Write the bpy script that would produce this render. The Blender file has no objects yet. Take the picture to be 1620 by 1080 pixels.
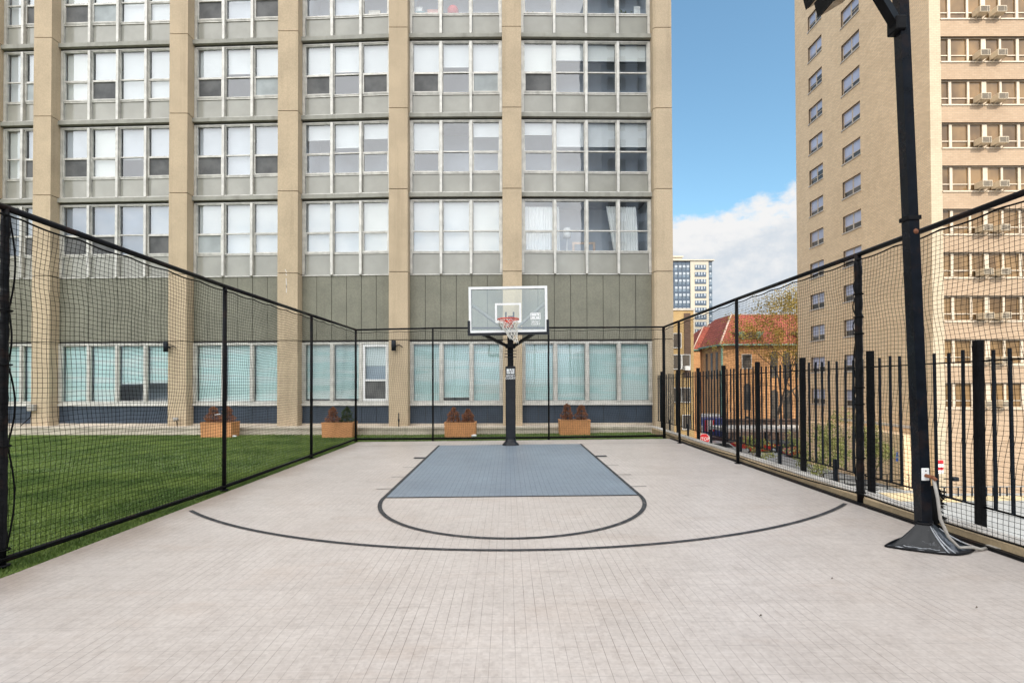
import bpy, math, random
from mathutils import Vector, Matrix
random.seed(7)
S = bpy.context.scene
COL = S.collection
PI = math.pi
# ------------------------------------------------------------------ survey of the place (camera station)
F, CX, CY, PITCH, ROLL, HC, TILT = 797.0, 803.0, 592.4, .012, .003, 1.655, .0073
def ray(px, py):
    u = (px - CX) / F; v = (CY - py) / F
    u, v = u * math.cos(ROLL) + v * math.sin(ROLL), -u * math.sin(ROLL) + v * math.cos(ROLL)
    return Vector((u, math.cos(PITCH) - v * math.sin(PITCH), math.sin(PITCH) + v * math.cos(PITCH)))
def at(px, py, Y):
    d = ray(px, py); return Vector((0, 0, HC)) + d * (Y / d.y)
def gr(px, py, z=0.0, tilt=TILT):
    d = ray(px, py); t = (z - HC) / (d.z - tilt * d.x); return Vector((0, 0, HC)) + d * t

# ------------------------------------------------------------------ mesh helper
class MB:
    def __init__(s): s.v = []; s.f = []; s.m = []; s.sm = []
    def add(s, vs, fs, mi=0, smooth=False):
        b = len(s.v); s.v += [tuple(v) for v in vs]
        for f in fs: s.f.append(tuple(b + i for i in f)); s.m.append(mi); s.sm.append(smooth)
        return s
    def hexa(s, p, mi=0):   # 8 points: bottom 4 ccw, top 4 ccw
        return s.add(p, [(3,2,1,0),(4,5,6,7),(0,1,5,4),(1,2,6,5),(2,3,7,6),(3,0,4,7)], mi)
    def box(s, x0, x1, y0, y1, z0, z1, mi=0, fr=None):
        p = [(x0,y0,z0),(x1,y0,z0),(x1,y1,z0),(x0,y1,z0),(x0,y0,z1),(x1,y0,z1),(x1,y1,z1),(x0,y1,z1)]
        if fr: p = [fr(*q) for q in p]
        return s.hexa(p, mi)
    def bbox(s, x0, x1, y0, y1, z0, z1, b=.01, mi=0, fr=None):  # box with chamfered edges
        vs = []; idx = {}
        for iz, z in enumerate((z0, z0+b, z1-b, z1)):
            i = b if iz in (0, 3) else 0
            for (x, y) in ((x0+b,y0+i),(x1-b,y0+i),(x1-i,y0+b),(x1-i,y1-b),(x1-b,y1-i),(x0+b,y1-i),(x0+i,y1-b),(x0+i,y0+b)):
                vs.append((x, y, z))
        fs = [tuple(range(7,-1,-1)), tuple(range(24,32))]
        for k in range(3):
            for i in range(8):
                j = (i+1) % 8; fs.append((k*8+i, k*8+j, k*8+8+j, k*8+8+i))
        if fr: vs = [fr(*q) for q in vs]
        return s.add(vs, fs, mi)
    def tube(s, path, r, n=8, mi=0, cap=True, smooth=True, squash=None, twist=0):
        P = [Vector(p) for p in path]; R = r if isinstance(r, (list, tuple)) else [r]*len(P)
        vs = []; up = None
        for i, p in enumerate(P):
            t = (P[min(i+1,len(P)-1)] - P[max(i-1,0)])
            t = t.normalized() if t.length > 1e-9 else Vector((0,0,1))
            if up is None:
                up = Vector((0,0,1)) if abs(t.z) < .9 else Vector((0,1,0))
            a = t.cross(up);
            if a.length < 1e-6: a = t.cross(Vector((1,.1,0)))
            a.normalize(); b = a.cross(t).normalized(); up = b
            for k in range(n):
                an = 2*PI*k/n + twist
                vs.append(p + (a*math.cos(an) + b*math.sin(an)) * R[i])
        fs = []
        for i in range(len(P)-1):
            for k in range(n):
                k2 = (k+1) % n; fs.append((i*n+k, i*n+k2, i*n+n+k2, i*n+n+k))
        if cap: fs.append(tuple(range(n-1,-1,-1))); fs.append(tuple((len(P)-1)*n+k for k in range(n)))
        return s.add(vs, fs, mi, smooth)
    def bar(s, a, b, w, h, mi=0, up=(0,0,1)):   # rectangular bar from a to b
        a = Vector(a); b = Vector(b); t = (b-a).normalized(); u = Vector(up)
        x = t.cross(u).normalized()*w/2; y = x.cross(t).normalized()*h/2
        return s.hexa([a-x-y, a+x-y, b+x-y, b-x-y, a-x+y, a+x+y, b+x+y, b-x+y], mi)
    def prism(s, poly, d0, d1, fn, mi=0, smooth=False):  # poly of (a,b); fn(a,b,d)
        n = len(poly); vs = [fn(a,b,d0) for a,b in poly] + [fn(a,b,d1) for a,b in poly]
        fs = [tuple(range(n-1,-1,-1)), tuple(range(n,2*n))] + [(i,(i+1)%n,n+(i+1)%n,n+i) for i in range(n)]
        return s.add(vs, fs, mi, smooth)
    def frame(s, x0, x1, z0, z1, w, y0, y1, mi=0, fr=None):  # rectangular ring, butted
        s.box(x0, x0+w, y0, y1, z0, z1, mi, fr); s.box(x1-w, x1, y0, y1, z0, z1, mi, fr)
        s.box(x0+w, x1-w, y0, y1, z1-w, z1, mi, fr); s.box(x0+w, x1-w, y0, y1, z0, z0+w, mi, fr); return s
    def build(s, name, mats, parent=None, tilt=False, kind=None, label=None, cat=None, group=None, fixn=True):
        me = bpy.data.meshes.new(name)
        off = root_loc(parent) if parent else Vector((0,0,0))
        V = [(x-off.x, y-off.y, z+(TILT*x if tilt else 0)-off.z) for x,y,z in s.v]
        me.from_pydata(V, [], s.f)
        if not isinstance(mats, (list, tuple)): mats = [mats]
        for m in mats: me.materials.append(m)
        me.polygons.foreach_set('material_index', s.m); me.polygons.foreach_set('use_smooth', s.sm)
        if fixn and len(s.f) < 60000:
            import bmesh
            bm = bmesh.new(); bm.from_mesh(me); bmesh.ops.recalc_face_normals(bm, faces=bm.faces); bm.to_mesh(me); bm.free()
        me.update()
        o = bpy.data.objects.new(name, me); COL.objects.link(o)
        if parent: o.parent = parent
        tag(o, label, cat, group, kind)
        return o
LOC = {}
def root_loc(o):
    while o.parent: o = o.parent
    return Vector(o.location)
def tag(o, label=None, cat=None, group=None, kind=None):
    if label: o['label'] = label
    if cat: o['category'] = cat
    if group: o['group'] = group
    if kind: o['kind'] = kind
    return o
def thing(name, loc, label, cat, group=None):
    o = bpy.data.objects.new(name, None); COL.objects.link(o); o.location = loc; o.empty_display_size = .2
    return tag(o, label, cat, group)
KIDS = {}
def copy_tree(o, loc=None, parent=None, label=None):
    c = o.copy(); COL.objects.link(c)
    if parent: c.parent = parent
    if loc is not None: c.location = loc
    if label: c['label'] = label
    for ch in [x for x in COL.objects if x.parent == o]: copy_tree(ch, parent=c)
    return c

# ------------------------------------------------------------------ materials
def nmat(name):
    m = bpy.data.materials.new(name); m.use_nodes = True; nt = m.node_tree
    return m, nt, nt.nodes['Principled BSDF'], nt.nodes['Material Output']
def N(nt, t, **k):
    n = nt.nodes.new(t)
    for a, b in k.items():
        if hasattr(n, a): setattr(n, a, b)
        else: n.inputs[a.replace('_', ' ')].default_value = b
    return n
def math_(nt, op, a, b=None, c=None):
    n = nt.nodes.new('ShaderNodeMath'); n.operation = op
    for i, x in enumerate((a, b, c)):
        if x is None: continue
        if isinstance(x, (int, float)): n.inputs[i].default_value = x
        else: nt.links.new(x, n.inputs[i])
    return n.outputs[0]
def mix_(nt, fac, a, b, blend='MIX'):
    n = nt.nodes.new('ShaderNodeMix'); n.data_type = 'RGBA'; n.blend_type = blend
    for s, x in ((n.inputs[0], fac), (n.inputs[6], a), (n.inputs[7], b)):
        if isinstance(x, (int, float)): s.default_value = x
        elif isinstance(x, (tuple, list)): s.default_value = (*x[:3], 1)
        else: nt.links.new(x, s)
    return n.outputs[2]
def ramp_(nt, x, lo, hi):
    n = nt.nodes.new('ShaderNodeMapRange'); n.interpolation_type = 'SMOOTHSTEP'
    n.inputs[1].default_value = lo; n.inputs[2].default_value = hi
    nt.links.new(x, n.inputs[0]); return n.outputs[0]
def geo_(nt):
    g = nt.nodes.new('ShaderNodeNewGeometry'); s = nt.nodes.new('ShaderNodeSeparateXYZ')
    nt.links.new(g.outputs['Position'], s.inputs[0]); return g.outputs['Position'], s.outputs
def noise_(nt, vec, scale, detail=4, rough=.55, stretch=None, dist=0):
    if stretch:
        mp = nt.nodes.new('ShaderNodeMapping'); mp.inputs['Scale'].default_value = stretch
        nt.links.new(vec, mp.inputs[0]); vec = mp.outputs[0]
    n = nt.nodes.new('ShaderNodeTexNoise'); n.inputs['Scale'].default_value = scale
    n.inputs['Detail'].default_value = detail; n.inputs['Roughness'].default_value = rough
    n.inputs['Distortion'].default_value = dist
    nt.links.new(vec, n.inputs['Vector']); return n.outputs['Fac']
def bump_(nt, h, strength, dist, bsdf):
    b = nt.nodes.new('ShaderNodeBump'); b.inputs['Strength'].default_value = strength; b.inputs['Distance'].default_value = dist
    nt.links.new(h, b.inputs['Height']); nt.links.new(b.outputs[0], bsdf.inputs['Normal'])
def plain(name, c, rough=.6, var=.12, scale=6, bump=0, metal=0, spec=.5, fine=None, streak=0, dirt=None, coat=0):
    m, nt, b, o = nmat(name)
    pos, xyz = geo_(nt)
    n = noise_(nt, pos, scale, 5)
    lo = tuple(x*(1-var) for x in c); hi = tuple(min(1, x*(1+var)) for x in c)
    col = mix_(nt, ramp_(nt, n, .3, .7), lo, hi)
    if fine:
        n2 = noise_(nt, pos, fine, 2)
        col = mix_(nt, ramp_(nt, n2, .35, .65), col, mix_(nt, .5, col, lo, 'MULTIPLY') if False else mix_(nt, 1.0, col, (.86,.86,.86), 'MULTIPLY'))
    if streak:
        n3 = noise_(nt, pos, 1.0, 5, .6, (4.5, 4.5, .22))
        col = mix_(nt, math_(nt, 'MULTIPLY', ramp_(nt, n3, .5, .75), streak), col, mix_(nt, 1.0, col, (.62,.6,.57), 'MULTIPLY'))
    if dirt:
        n4 = noise_(nt, pos, dirt[1], 6, .65)
        col = mix_(nt, math_(nt, 'MULTIPLY', ramp_(nt, n4, .52, .66), dirt[2]), col, dirt[0])
    nt.links.new(col, b.inputs['Base Color'])
    b.inputs['Roughness'].default_value = rough; b.inputs['Metallic'].default_value = metal
    b.inputs['Specular IOR Level'].default_value = spec; b.inputs['Coat Weight'].default_value = coat
    if bump: bump_(nt, noise_(nt, pos, fine or scale*6, 3), bump, .01, b)
    return m
M = {}
M['pier'] = plain('pier concrete', (.545,.425,.285), .85, .07, 1.3, .25, fine=34, streak=.35)
M['pier_low'] = M['pier']
M['belt'] = plain('belt metal', (.30,.29,.245), .55, .12, 3, streak=.5)
M['alu'] = plain('aluminium frame', (.58,.56,.51), .45, .14, 5, metal=.25, streak=.3)
M['dark_gap'] = plain('dark joint', (.035,.032,.028), .8)
M['fascia'] = plain('grey green fascia', (.215,.207,.155), .6, .1, 1.6, .08, fine=20, streak=.35)
M['navy'] = plain('navy base panel', (.034,.050,.073), .5, .14, 2, streak=.3)
M['sill'] = plain('pale sill', (.62,.60,.55), .6, .1, 5)
M['reveal'] = plain('shadow brown reveal', (.16,.11,.07), .8)  # dark brown paints in the shadow of the tower window recesses
M['tan_frame'] = plain('tan window frame', (.60,.50,.38), .55, .08, 3)
M['white'] = plain('white paint', (.78,.78,.77), .45, .05, 5)
M['black'] = plain('black paint', (.008,.008,.009), .45, .25, 9, spec=.1)
M['rail_black'] = plain('black coated steel', (.009,.009,.010), .42, .25, 9, spec=.1, dirt=((.04,.02,.014), 5, .45))
M['post_paint'] = plain('weathered black post paint', (.007,.009,.013), .2, .25, 9, spec=.2, dirt=((.04,.022,.015), 7, .28))
M['net'] = plain('black netting', (.008,.008,.008), .9, spec=.1)
M['iron'] = plain('blue black iron', (.014,.018,.024), .42, .2, 6, spec=.15)
M['pad'] = plain('black vinyl pad', (.012,.013,.017), .38, .2, 7, .5, fine=9, spec=.25)
M['stone'] = plain('ledge stone', (.60,.52,.42), .85, .1, 1.5, .2, fine=30, dirt=((.30,.26,.2), 1.1, .5))
M['kerb'] = plain('tan kerb', (.46,.34,.20), .85, .15, 2.5, .2, fine=40, dirt=((.22,.16,.1), 2.2, .5))
M['kerb_top'] = plain('kerb coping', (.60,.555,.50), .85, .1, 2, .2, fine=40, dirt=((.34,.29,.24), 1.5, .5))
M['terra'] = plain('terracotta', (.64,.295,.12), .75, .1, 2.5, .1, fine=26, streak=.3)
M['soil'] = plain('soil', (.05,.035,.025), .95)
M['line'] = plain('line paint', (.022,.023,.027), .6, .35, 14, dirt=((.20,.18,.17), 16, .45))
M['rubber'] = plain('worn rubber', (.011,.012,.014), .42, .3, 6, .5, fine=12, dirt=((.30,.31,.34), 6.5, .55), spec=.35)
M['worn'] = plain('worn pale rubber', (.33,.34,.36), .65, .35, 14)
M['orange'] = plain('rim orange', (.62,.045,.014), .45, .1, 10)
M['cord'] = plain('white cord', (.74,.71,.64), .8)
M['conduit'] = plain('grey conduit', (.36,.335,.30), .6, .1, 9)
M['rust'] = plain('rust', (.2,.07,.03), .8, .3, 20)
M['interior'] = plain('room wall', (.60,.64,.70), .8, .1, 1)
M['slab'] = plain('room slab', (.25,.25,.25), .9)
M['blind_w'] = None
def slat(name, c, pitch, depth, var=.06, spec=.3, big=0):
    m, nt, b, o = nmat(name)
    pos, xyz = geo_(nt)
    w = math_(nt, 'SINE', math_(nt, 'MULTIPLY', xyz[2], 2*PI/pitch))
    n = noise_(nt, pos, .8, 3)
    col = mix_(nt, ramp_(nt, n, .3, .7), tuple(x*(1-var) for x in c), tuple(min(1, x*(1+var)) for x in c))
    if big:
        n2 = noise_(nt, pos, 1.0, 3, .5, (.5, .5, 4.5))
        col = mix_(nt, math_(nt, 'MULTIPLY', ramp_(nt, n2, .45, .62), big), col, (.82,.84,.82))
    col = mix_(nt, math_(nt, 'MULTIPLY', math_(nt, 'ADD', math_(nt, 'MULTIPLY', w, .5), .5), depth), col, mix_(nt, 1.0, col, (.6,.62,.62), 'MULTIPLY'))
    nt.links.new(col, b.inputs['Base Color']); b.inputs['Roughness'].default_value = .7; b.inputs['Specular IOR Level'].default_value = spec
    bump_(nt, w, .15, .004, b)
    return m
M['blind_w'] = slat('white blind', (.70,.705,.70), .05, .12)
M['blind_l'] = slat('lilac grey curtain', (.56,.575,.61), .06, .08, .1)
M['blind_c'] = slat('cream grey blind', (.74,.735,.69), .05, .12)
M['blind_b'] = slat('blue grey curtain', (.33,.355,.41), .3, .06, .12)
M['blind_t'] = slat('teal blind', (.64,.79,.775), .075, .3, .08, big=.8)
M['curtain'] = plain('white curtain', (.82,.82,.8), .8, .03, 4)
def screen_mat():
    m, nt, b, o = nmat('insect screen'); pos, xyz = geo_(nt)
    n = noise_(nt, pos, 1.7, 4); col = mix_(nt, ramp_(nt, n, .3, .7), (.055,.056,.056), (.125,.125,.122))
    nt.links.new(col, b.inputs['Base Color']); b.inputs['Roughness'].default_value = .55
    return m
M['screen_d'] = screen_mat()
M['screen_g'] = plain('pale insect screen', (.36,.39,.39), .6, .15, 2)
def glass_mat(name, ior, tint):
    m = bpy.data.materials.new(name); m.use_nodes = True; nt = m.node_tree; nt.nodes.clear()
    o = nt.nodes.new('ShaderNodeOutputMaterial'); mx = nt.nodes.new('ShaderNodeMixShader')
    t = nt.nodes.new('ShaderNodeBsdfTransparent'); t.inputs[0].default_value = (*tint, 1)
    g = nt.nodes.new('ShaderNodeBsdfGlossy'); g.inputs['Roughness'].default_value = .015; g.inputs[0].default_value = (.95,.97,1,1)
    lw_ = nt.nodes.new('ShaderNodeLayerWeight'); lw_.inputs[0].default_value = .5   # facing term, the same from either side
    r0_ = ((ior-1)/(ior+1))**2
    fr_o = math_(nt, 'ADD', r0_, math_(nt, 'MULTIPLY', math_(nt, 'POWER', lw_.outputs['Facing'], 4.0), 1-r0_))
    # gentle waviness of old panes
    pos, xyz = geo_(nt); bm = nt.nodes.new('ShaderNodeBump'); bm.inputs['Strength'].default_value = .02; bm.inputs['Distance'].default_value = .05
    nt.links.new(noise_(nt, pos, 1.3, 2), bm.inputs['Height']); nt.links.new(bm.outputs[0], g.inputs['Normal'])
    nt.links.new(fr_o, mx.inputs[0]); nt.links.new(t.outputs[0], mx.inputs[1]); nt.links.new(g.outputs[0], mx.inputs[2])
    nt.links.new(mx.outputs[0], o.inputs[0]); return m
M['glass'] = glass_mat('window glass', 2.15, (.92,.95,.96))
M['glass_t'] = glass_mat('teal window glass', 1.95, (.88,.95,.95))
M['glass_b'] = glass_mat('backboard glass', 2.0, (.84,.94,.90))
m, nt, b, o = nmat('spandrel glass'); pos, xyz = geo_(nt)
n = noise_(nt, pos, 1.1, 4); nt.links.new(mix_(nt, ramp_(nt, n, .3, .7), (.30,.293,.255), (.37,.36,.315)), b.inputs['Base Color'])
b.inputs['Roughness'].default_value = .13; b.inputs['Specular IOR Level'].default_value = .55; M['spandrel'] = b.id_data and m
def brick_mat(name, c1, c2, mort, sx, sz, axis, patch=None, var2=None):
    m, nt, b, o = nmat(name); pos, xyz = geo_(nt)
    cb = nt.nodes.new('ShaderNodeCombineXYZ')
    nt.links.new(math_(nt, 'ADD', xyz[0], xyz[1]) if axis == 'xy' else xyz['XY'.index(axis)], cb.inputs[0]); nt.links.new(xyz[2], cb.inputs[1])
    br = nt.nodes.new('ShaderNodeTexBrick'); nt.links.new(cb.outputs[0], br.inputs[0])
    br.inputs['Color1'].default_value = (*c1,1); br.inputs['Color2'].default_value = (*c2,1); br.inputs['Mortar'].default_value = (*mort,1)
    br.inputs['Scale'].default_value = 1; br.inputs['Mortar Size'].default_value = .012; br.inputs['Brick Width'].default_value = sx; br.inputs['Row Height'].default_value = sz
    n = noise_(nt, pos, .35, 5, .6)
    col = mix_(nt, math_(nt, 'MULTIPLY', ramp_(nt, n, .35, .7), .28), br.outputs[0], mix_(nt, 1.0, br.outputs[0], (.72,.7,.68), 'MULTIPLY'))
    n3 = noise_(nt, pos, 5, 3, .6); col = mix_(nt, math_(nt, 'MULTIPLY', ramp_(nt, n3, .4, .7), .25), col, mix_(nt, 1.0, col, (.78,.76,.74), 'MULTIPLY'))
    nt.links.new(col, b.inputs['Base Color']); b.inputs['Roughness'].default_value = .9
    bump_(nt, br.outputs['Fac'], -.08, .01, b)
    return m
M['tan_brick_bounce'] = brick_mat('tan brick', (.93,.70,.45), (.80,.585,.36), (.62,.48,.33), .32, .115, 'xy')  # albedo raised to stand in for light bounced onto the left face
M['pink_brick'] = brick_mat('pink tan brick', (.50,.365,.245), (.45,.32,.21), (.37,.285,.21), .32, .115, 'X')
M['pale_brick'] = brick_mat('pale corner brick', (.60,.505,.365), (.54,.45,.32), (.43,.37,.27), .32, .115, 'xy')
M['orange_brick'] = brick_mat('orange brick', (.72,.37,.155), (.60,.29,.115), (.50,.31,.17), .3, .1, 'xy')
M['yellow_brick'] = brick_mat('yellow brick', (.55,.38,.17), (.48,.32,.14), (.42,.32,.18), .3, .1, 'xy')
M['brown_brick'] = brick_mat('brown brick', (.14,.085,.06), (.11,.065,.045), (.12,.09,.07), .3, .1, 'xy')
M['concrete_back'] = plain('pale blue grey facade', (.70,.73,.78), .85, .1, .6)
def tile_roof():
    m, nt, b, o = nmat('red roof tile'); pos, xyz = geo_(nt)
    w = math_(nt, 'SINE', math_(nt, 'MULTIPLY', math_(nt, 'ADD', xyz[0], xyz[1]), 2*PI/.36)); h = math_(nt, 'SINE', math_(nt, 'MULTIPLY', xyz[2], 2*PI/.27))
    n = noise_(nt, pos, 1.2, 5); col = mix_(nt, ramp_(nt, n, .3, .7), (.27,.055,.03), (.39,.085,.048))
    col = mix_(nt, ramp_(nt, w, .2, 1), col, mix_(nt, 1.0, col, (.5,.45,.45), 'MULTIPLY'))
    col = mix_(nt, math_(nt, 'MULTIPLY', ramp_(nt, h, .4, 1), .5), col, mix_(nt, 1.0, col, (.6,.55,.55), 'MULTIPLY'))
    nt.links.new(col, b.inputs['Base Color']); b.inputs['Roughness'].default_value = .8; bump_(nt, w, .5, .06, b); return m
M['roof'] = tile_roof()
M['ridge'] = plain('ridge tile', (.52,.36,.29), .8)
M['copper'] = plain('green copper', (.20,.34,.265), .7, .2, 2)
M['cream'] = plain('cream concrete', (.50,.45,.36), .8, .06, .2)
M['hi_glass'] = plain('blue tower glass', (.13,.17,.21), .2, .4, .45)
M['hi_blind'] = plain('grey blind', (.36,.40,.44), .6)
M['hi_dark'] = plain('dark mullion', (.05,.08,.12), .5)
M['pane_brown'] = None
def tower_glass(name, a, c, sc):
    m, nt, b, o = nmat(name); pos, xyz = geo_(nt)
    n = noise_(nt, pos, sc, 3, .6, (1, 1, .6)); nt.links.new(mix_(nt, ramp_(nt, n, .35, .65), a, c), b.inputs['Base Color'])
    b.inputs['Roughness'].default_value = .12; b.inputs['Specular IOR Level'].default_value = .28; return m
M['pane_brown'] = tower_glass('brown pane', (.12,.075,.038), (.27,.17,.08), .55)
M['pane_dark'] = tower_glass('dark pane', (.06,.055,.05), (.13,.11,.09), .6)
M['lilac_sky'] = plain('lilac sky reflection', (.47,.49,.62), .35, .12, .5, coat=.3)  # lilac colour stands in for sky reflected in the tower's left windows
M['asphalt'] = plain('asphalt', (.06,.06,.062), .9, .2, .8, fine=20)
M['pavement'] = plain('pavement concrete', (.31,.32,.32), .9, .1, .7, fine=16)
M['sand'] = plain('pale yellow ground', (.55,.45,.28), .95, .15, 2, fine=14)
M['grass_far'] = plain('far grass', (.06,.12,.03), .95, .3, 3)
M['bark'] = plain('bark', (.10,.075,.055), .9, .3, 8)
M['red_paint'] = plain('red car paint', (.45,.02,.02), .25, .06, 3, coat=.6)
M['white_paint'] = plain('white car paint', (.74,.74,.74), .25, .04, 3, coat=.6)
M['silver_paint'] = plain('silver car paint', (.40,.41,.42), .3, .05, 3, coat=.6)
M['dark_paint'] = plain('dark car paint', (.04,.045,.055), .25, .05, 3, coat=.6)
M['blue_paint'] = plain('blue truck paint', (.05,.07,.27), .3, .08, 3, coat=.4)
M['car_glass'] = plain('car glass', (.02,.025,.03), .08)
M['tyre'] = plain('tyre', (.015,.015,.015), .85)
M['ac'] = plain('air conditioner casing', (.60,.50,.36), .6, .06, 6)
M['ac_dark'] = plain('air conditioner grille', (.10,.08,.06), .7)
M['sign_red'] = plain('sign red', (.55,.02,.03), .45, .05)
M['sign_blue'] = plain('sign blue', (.05,.14,.55), .45, .05)
def leaf_mat(name, a, c, sc=3.0, trans=.25):
    m, nt, b, o = nmat(name); pos, xyz = geo_(nt)
    n = noise_(nt, pos, sc, 3); oi = nt.nodes.new('ShaderNodeNewGeometry')
    col = mix_(nt, ramp_(nt, n, .3, .7), a, c); col = mix_(nt, math_(nt, 'MULTIPLY', oi.outputs['Random Per Island'], .6), col, mix_(nt, 1.0, col, (1.5,1.4,1.2), 'MULTIPLY'))
    nt.links.new(col, b.inputs['Base Color']); b.inputs['Roughness'].default_value = .7
    tr = nt.nodes.new('ShaderNodeBsdfTranslucent'); nt.links.new(col, tr.inputs[0]); mx = nt.nodes.new('ShaderNodeMixShader'); mx.inputs[0].default_value = trans
    nt.links.new(b.outputs[0], mx.inputs[1]); nt.links.new(tr.outputs[0], mx.inputs[2]); nt.links.new(mx.outputs[0], o.inputs[0]); return m
M['dry_leaf'] = leaf_mat('dried shrub needles', (.20,.085,.045), (.34,.15,.075), 9)
M['green_leaf'] = leaf_mat('evergreen needles', (.022,.045,.012), (.055,.085,.025), 9)
M['yellow_leaf'] = leaf_mat('yellow spring leaves', (.26,.18,.03), (.44,.33,.065), 1)
M['bush_leaf'] = leaf_mat('bush leaves', (.12,.15,.04), (.26,.27,.09), 1.5)
M['turf_blade'] = leaf_mat('turf blades', (.06,.11,.018), (.16,.225,.05), 1.1, .2)
def turf_mat():
    m, nt, b, o = nmat('artificial turf base'); pos, xyz = geo_(nt)
    n = noise_(nt, pos, 60, 3, .7); n2 = noise_(nt, pos, .7, 4)
    col = mix_(nt, ramp_(nt, n, .3, .7), (.05,.088,.018), (.14,.20,.055)); col = mix_(nt, math_(nt, 'MULTIPLY', ramp_(nt, n2, .35, .7), .4), col, (.14,.18,.05))
    nt.links.new(col, b.inputs['Base Color']); b.inputs['Roughness'].default_value = .9; bump_(nt, n, .8, .03, b); return m
M['turf'] = turf_mat()
def tile_mat(name, ca, cb, seam, faint, k1=.55, k0=.15):
    m, nt, b, o = nmat(name); pos, xyz = geo_(nt)
    P = .0776
    def line(x, half, pitch=P):
        fr = math_(nt, 'FRACT', math_(nt, 'DIVIDE', math_(nt, 'ADD', x, 40.0), pitch)); d = math_(nt, 'MINIMUM', fr, math_(nt, 'SUBTRACT', 1.0, fr))
        return math_(nt, 'LESS_THAN', d, half / pitch)
    def cell(sx, sy):
        sn = nt.nodes.new('ShaderNodeVectorMath'); sn.operation = 'SNAP'; sn.inputs[1].default_value = (sx, sy, 9); nt.links.new(pos, sn.inputs[0])
        wn = nt.nodes.new('ShaderNodeTexWhiteNoise'); nt.links.new(sn.outputs[0], wn.inputs[0]); return wn.outputs['Value']
    mul = lambda c, k: mix_(nt, 1.0, c, k, 'MULTIPLY')
    n = noise_(nt, pos, .55, 5, .6); col = mix_(nt, ramp_(nt, n, .3, .7), ca, cb)
    col = mix_(nt, math_(nt, 'MULTIPLY', cell(P*4, P*4), .35), col, mul(col, (.84,.83,.83)))       # one foot tiles
    col = mix_(nt, math_(nt, 'MULTIPLY', cell(P, P), .40), col, mul(col, (.86,.84,.83)))           # three inch cells
    col = mix_(nt, math_(nt, 'MULTIPLY', cell(P/4, P/4), .40), col, mul(col, (.78,.77,.77)))       # open lattice
    g = noise_(nt, pos, 22, 4, .7); col = mix_(nt, math_(nt, 'MULTIPLY', ramp_(nt, g, .42, .68), .38), col, mul(col, (.72,.70,.69)))
    # grime streaks and scuffs
    s = noise_(nt, pos, 1.0, 6, .68, (.75, 2.2, 1), .6); col = mix_(nt, math_(nt, 'MULTIPLY', ramp_(nt, s, .50, .72), .22), col, faint)
    s2 = noise_(nt, pos, 2.6, 6, .72, (2.2, .9, 1)); col = mix_(nt, math_(nt, 'MULTIPLY', ramp_(nt, s2, .53, .70), .34), col, mul(col, (.70,.67,.65)))
    s3 = noise_(nt, pos, 7, 3, .6, (.5, 3, 1), 1.2); col = mix_(nt, math_(nt, 'MULTIPLY', ramp_(nt, s3, .63, .72), .30), col, mul(col, (.62,.60,.58)))
    # brown stain along the left border
    wv = noise_(nt, pos, .9, 4); e = math_(nt, 'ADD', xyz[0], math_(nt, 'MULTIPLY', wv, -1.3))
    col = mix_(nt, math_(nt, 'MULTIPLY', math_(nt, 'SUBTRACT', 1.0, ramp_(nt, e, -4.95, -4.25)), .65), col, mul(col, (.58,.49,.42)))
    lx = line(xyz[0], .0021); ly = line(xyz[1], .0024); lt = line(xyz[1], .003, P*4)
    col = mix_(nt, math_(nt, 'MULTIPLY', ly, .28), col, mix_(nt, .5, col, (.75,.72,.69)))
    col = mix_(nt, math_(nt, 'MULTIPLY', lt, .30), col, seam)
    brk = noise_(nt, pos, 1.6, 4, .65, (1, .45, 1)); col = mix_(nt, math_(nt, 'MULTIPLY', lx, math_(nt, 'ADD', math_(nt, 'MULTIPLY', ramp_(nt, brk, .36, .64), k1), k0)), col, seam)
    nt.links.new(col, b.inputs['Base Color']); b.inputs['Roughness'].default_value = .42; b.inputs['Specular IOR Level'].default_value = .5
    bump_(nt, math_(nt, 'ADD', math_(nt, 'MULTIPLY', lx, -1.0), math_(nt, 'MULTIPLY', g, .5)), .35, .003, b)
    return m
M['tile'] = tile_mat('sand court tile', (.505,.45,.408), (.57,.512,.468), (.14,.11,.095), (.38,.27,.20))
M['tile_key'] = tile_mat('slate blue court tile', (.19,.232,.28), (.225,.272,.325), (.022,.03,.042), (.24,.25,.27), .35, .55)

# ------------------------------------------------------------------ world, sun, camera
SUN_AZ, SUN_EL = math.radians(147), math.radians(37)
w = bpy.data.worlds.new('World'); S.world = w; w.use_nodes = True; nt = w.node_tree; nt.nodes.clear()
out = nt.nodes.new('ShaderNodeOutputWorld'); bg = nt.nodes.new('ShaderNodeBackground'); bg2 = nt.nodes.new('ShaderNodeBackground')
sky = nt.nodes.new('ShaderNodeTexSky'); sky.sky_type = 'NISHITA'; sky.sun_disc = False; sky.sun_elevation = SUN_EL; sky.sun_rotation = SUN_AZ
sky.air_density = 1.0; sky.dust_density = 1.0; sky.ozone_density = .8
nt.links.new(mix_(nt, 1.0, sky.outputs[0], (.74,.94,.90), 'MULTIPLY'), bg.inputs[0]); bg.inputs[1].default_value = .15
tc = nt.nodes.new('ShaderNodeTexCoord'); sp = nt.nodes.new('ShaderNodeSeparateXYZ'); D = tc.outputs['Generated']; nt.links.new(D, sp.inputs[0])
dx, dy, dz = sp.outputs
n1 = noise_(nt, D, 3.1, 6, .58, (1, 1, 1.7)); n2 = noise_(nt, D, 11, 5, .6, (1, 1, 1.6))
nn = math_(nt, 'ADD', math_(nt, 'MULTIPLY', math_(nt, 'SUBTRACT', n1, .5), .20), math_(nt, 'MULTIPLY', math_(nt, 'SUBTRACT', n2, .5), .17))
low = ramp_(nt, math_(nt, 'ADD', math_(nt, 'SUBTRACT', .312, dz), nn), 0, .035)
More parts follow.
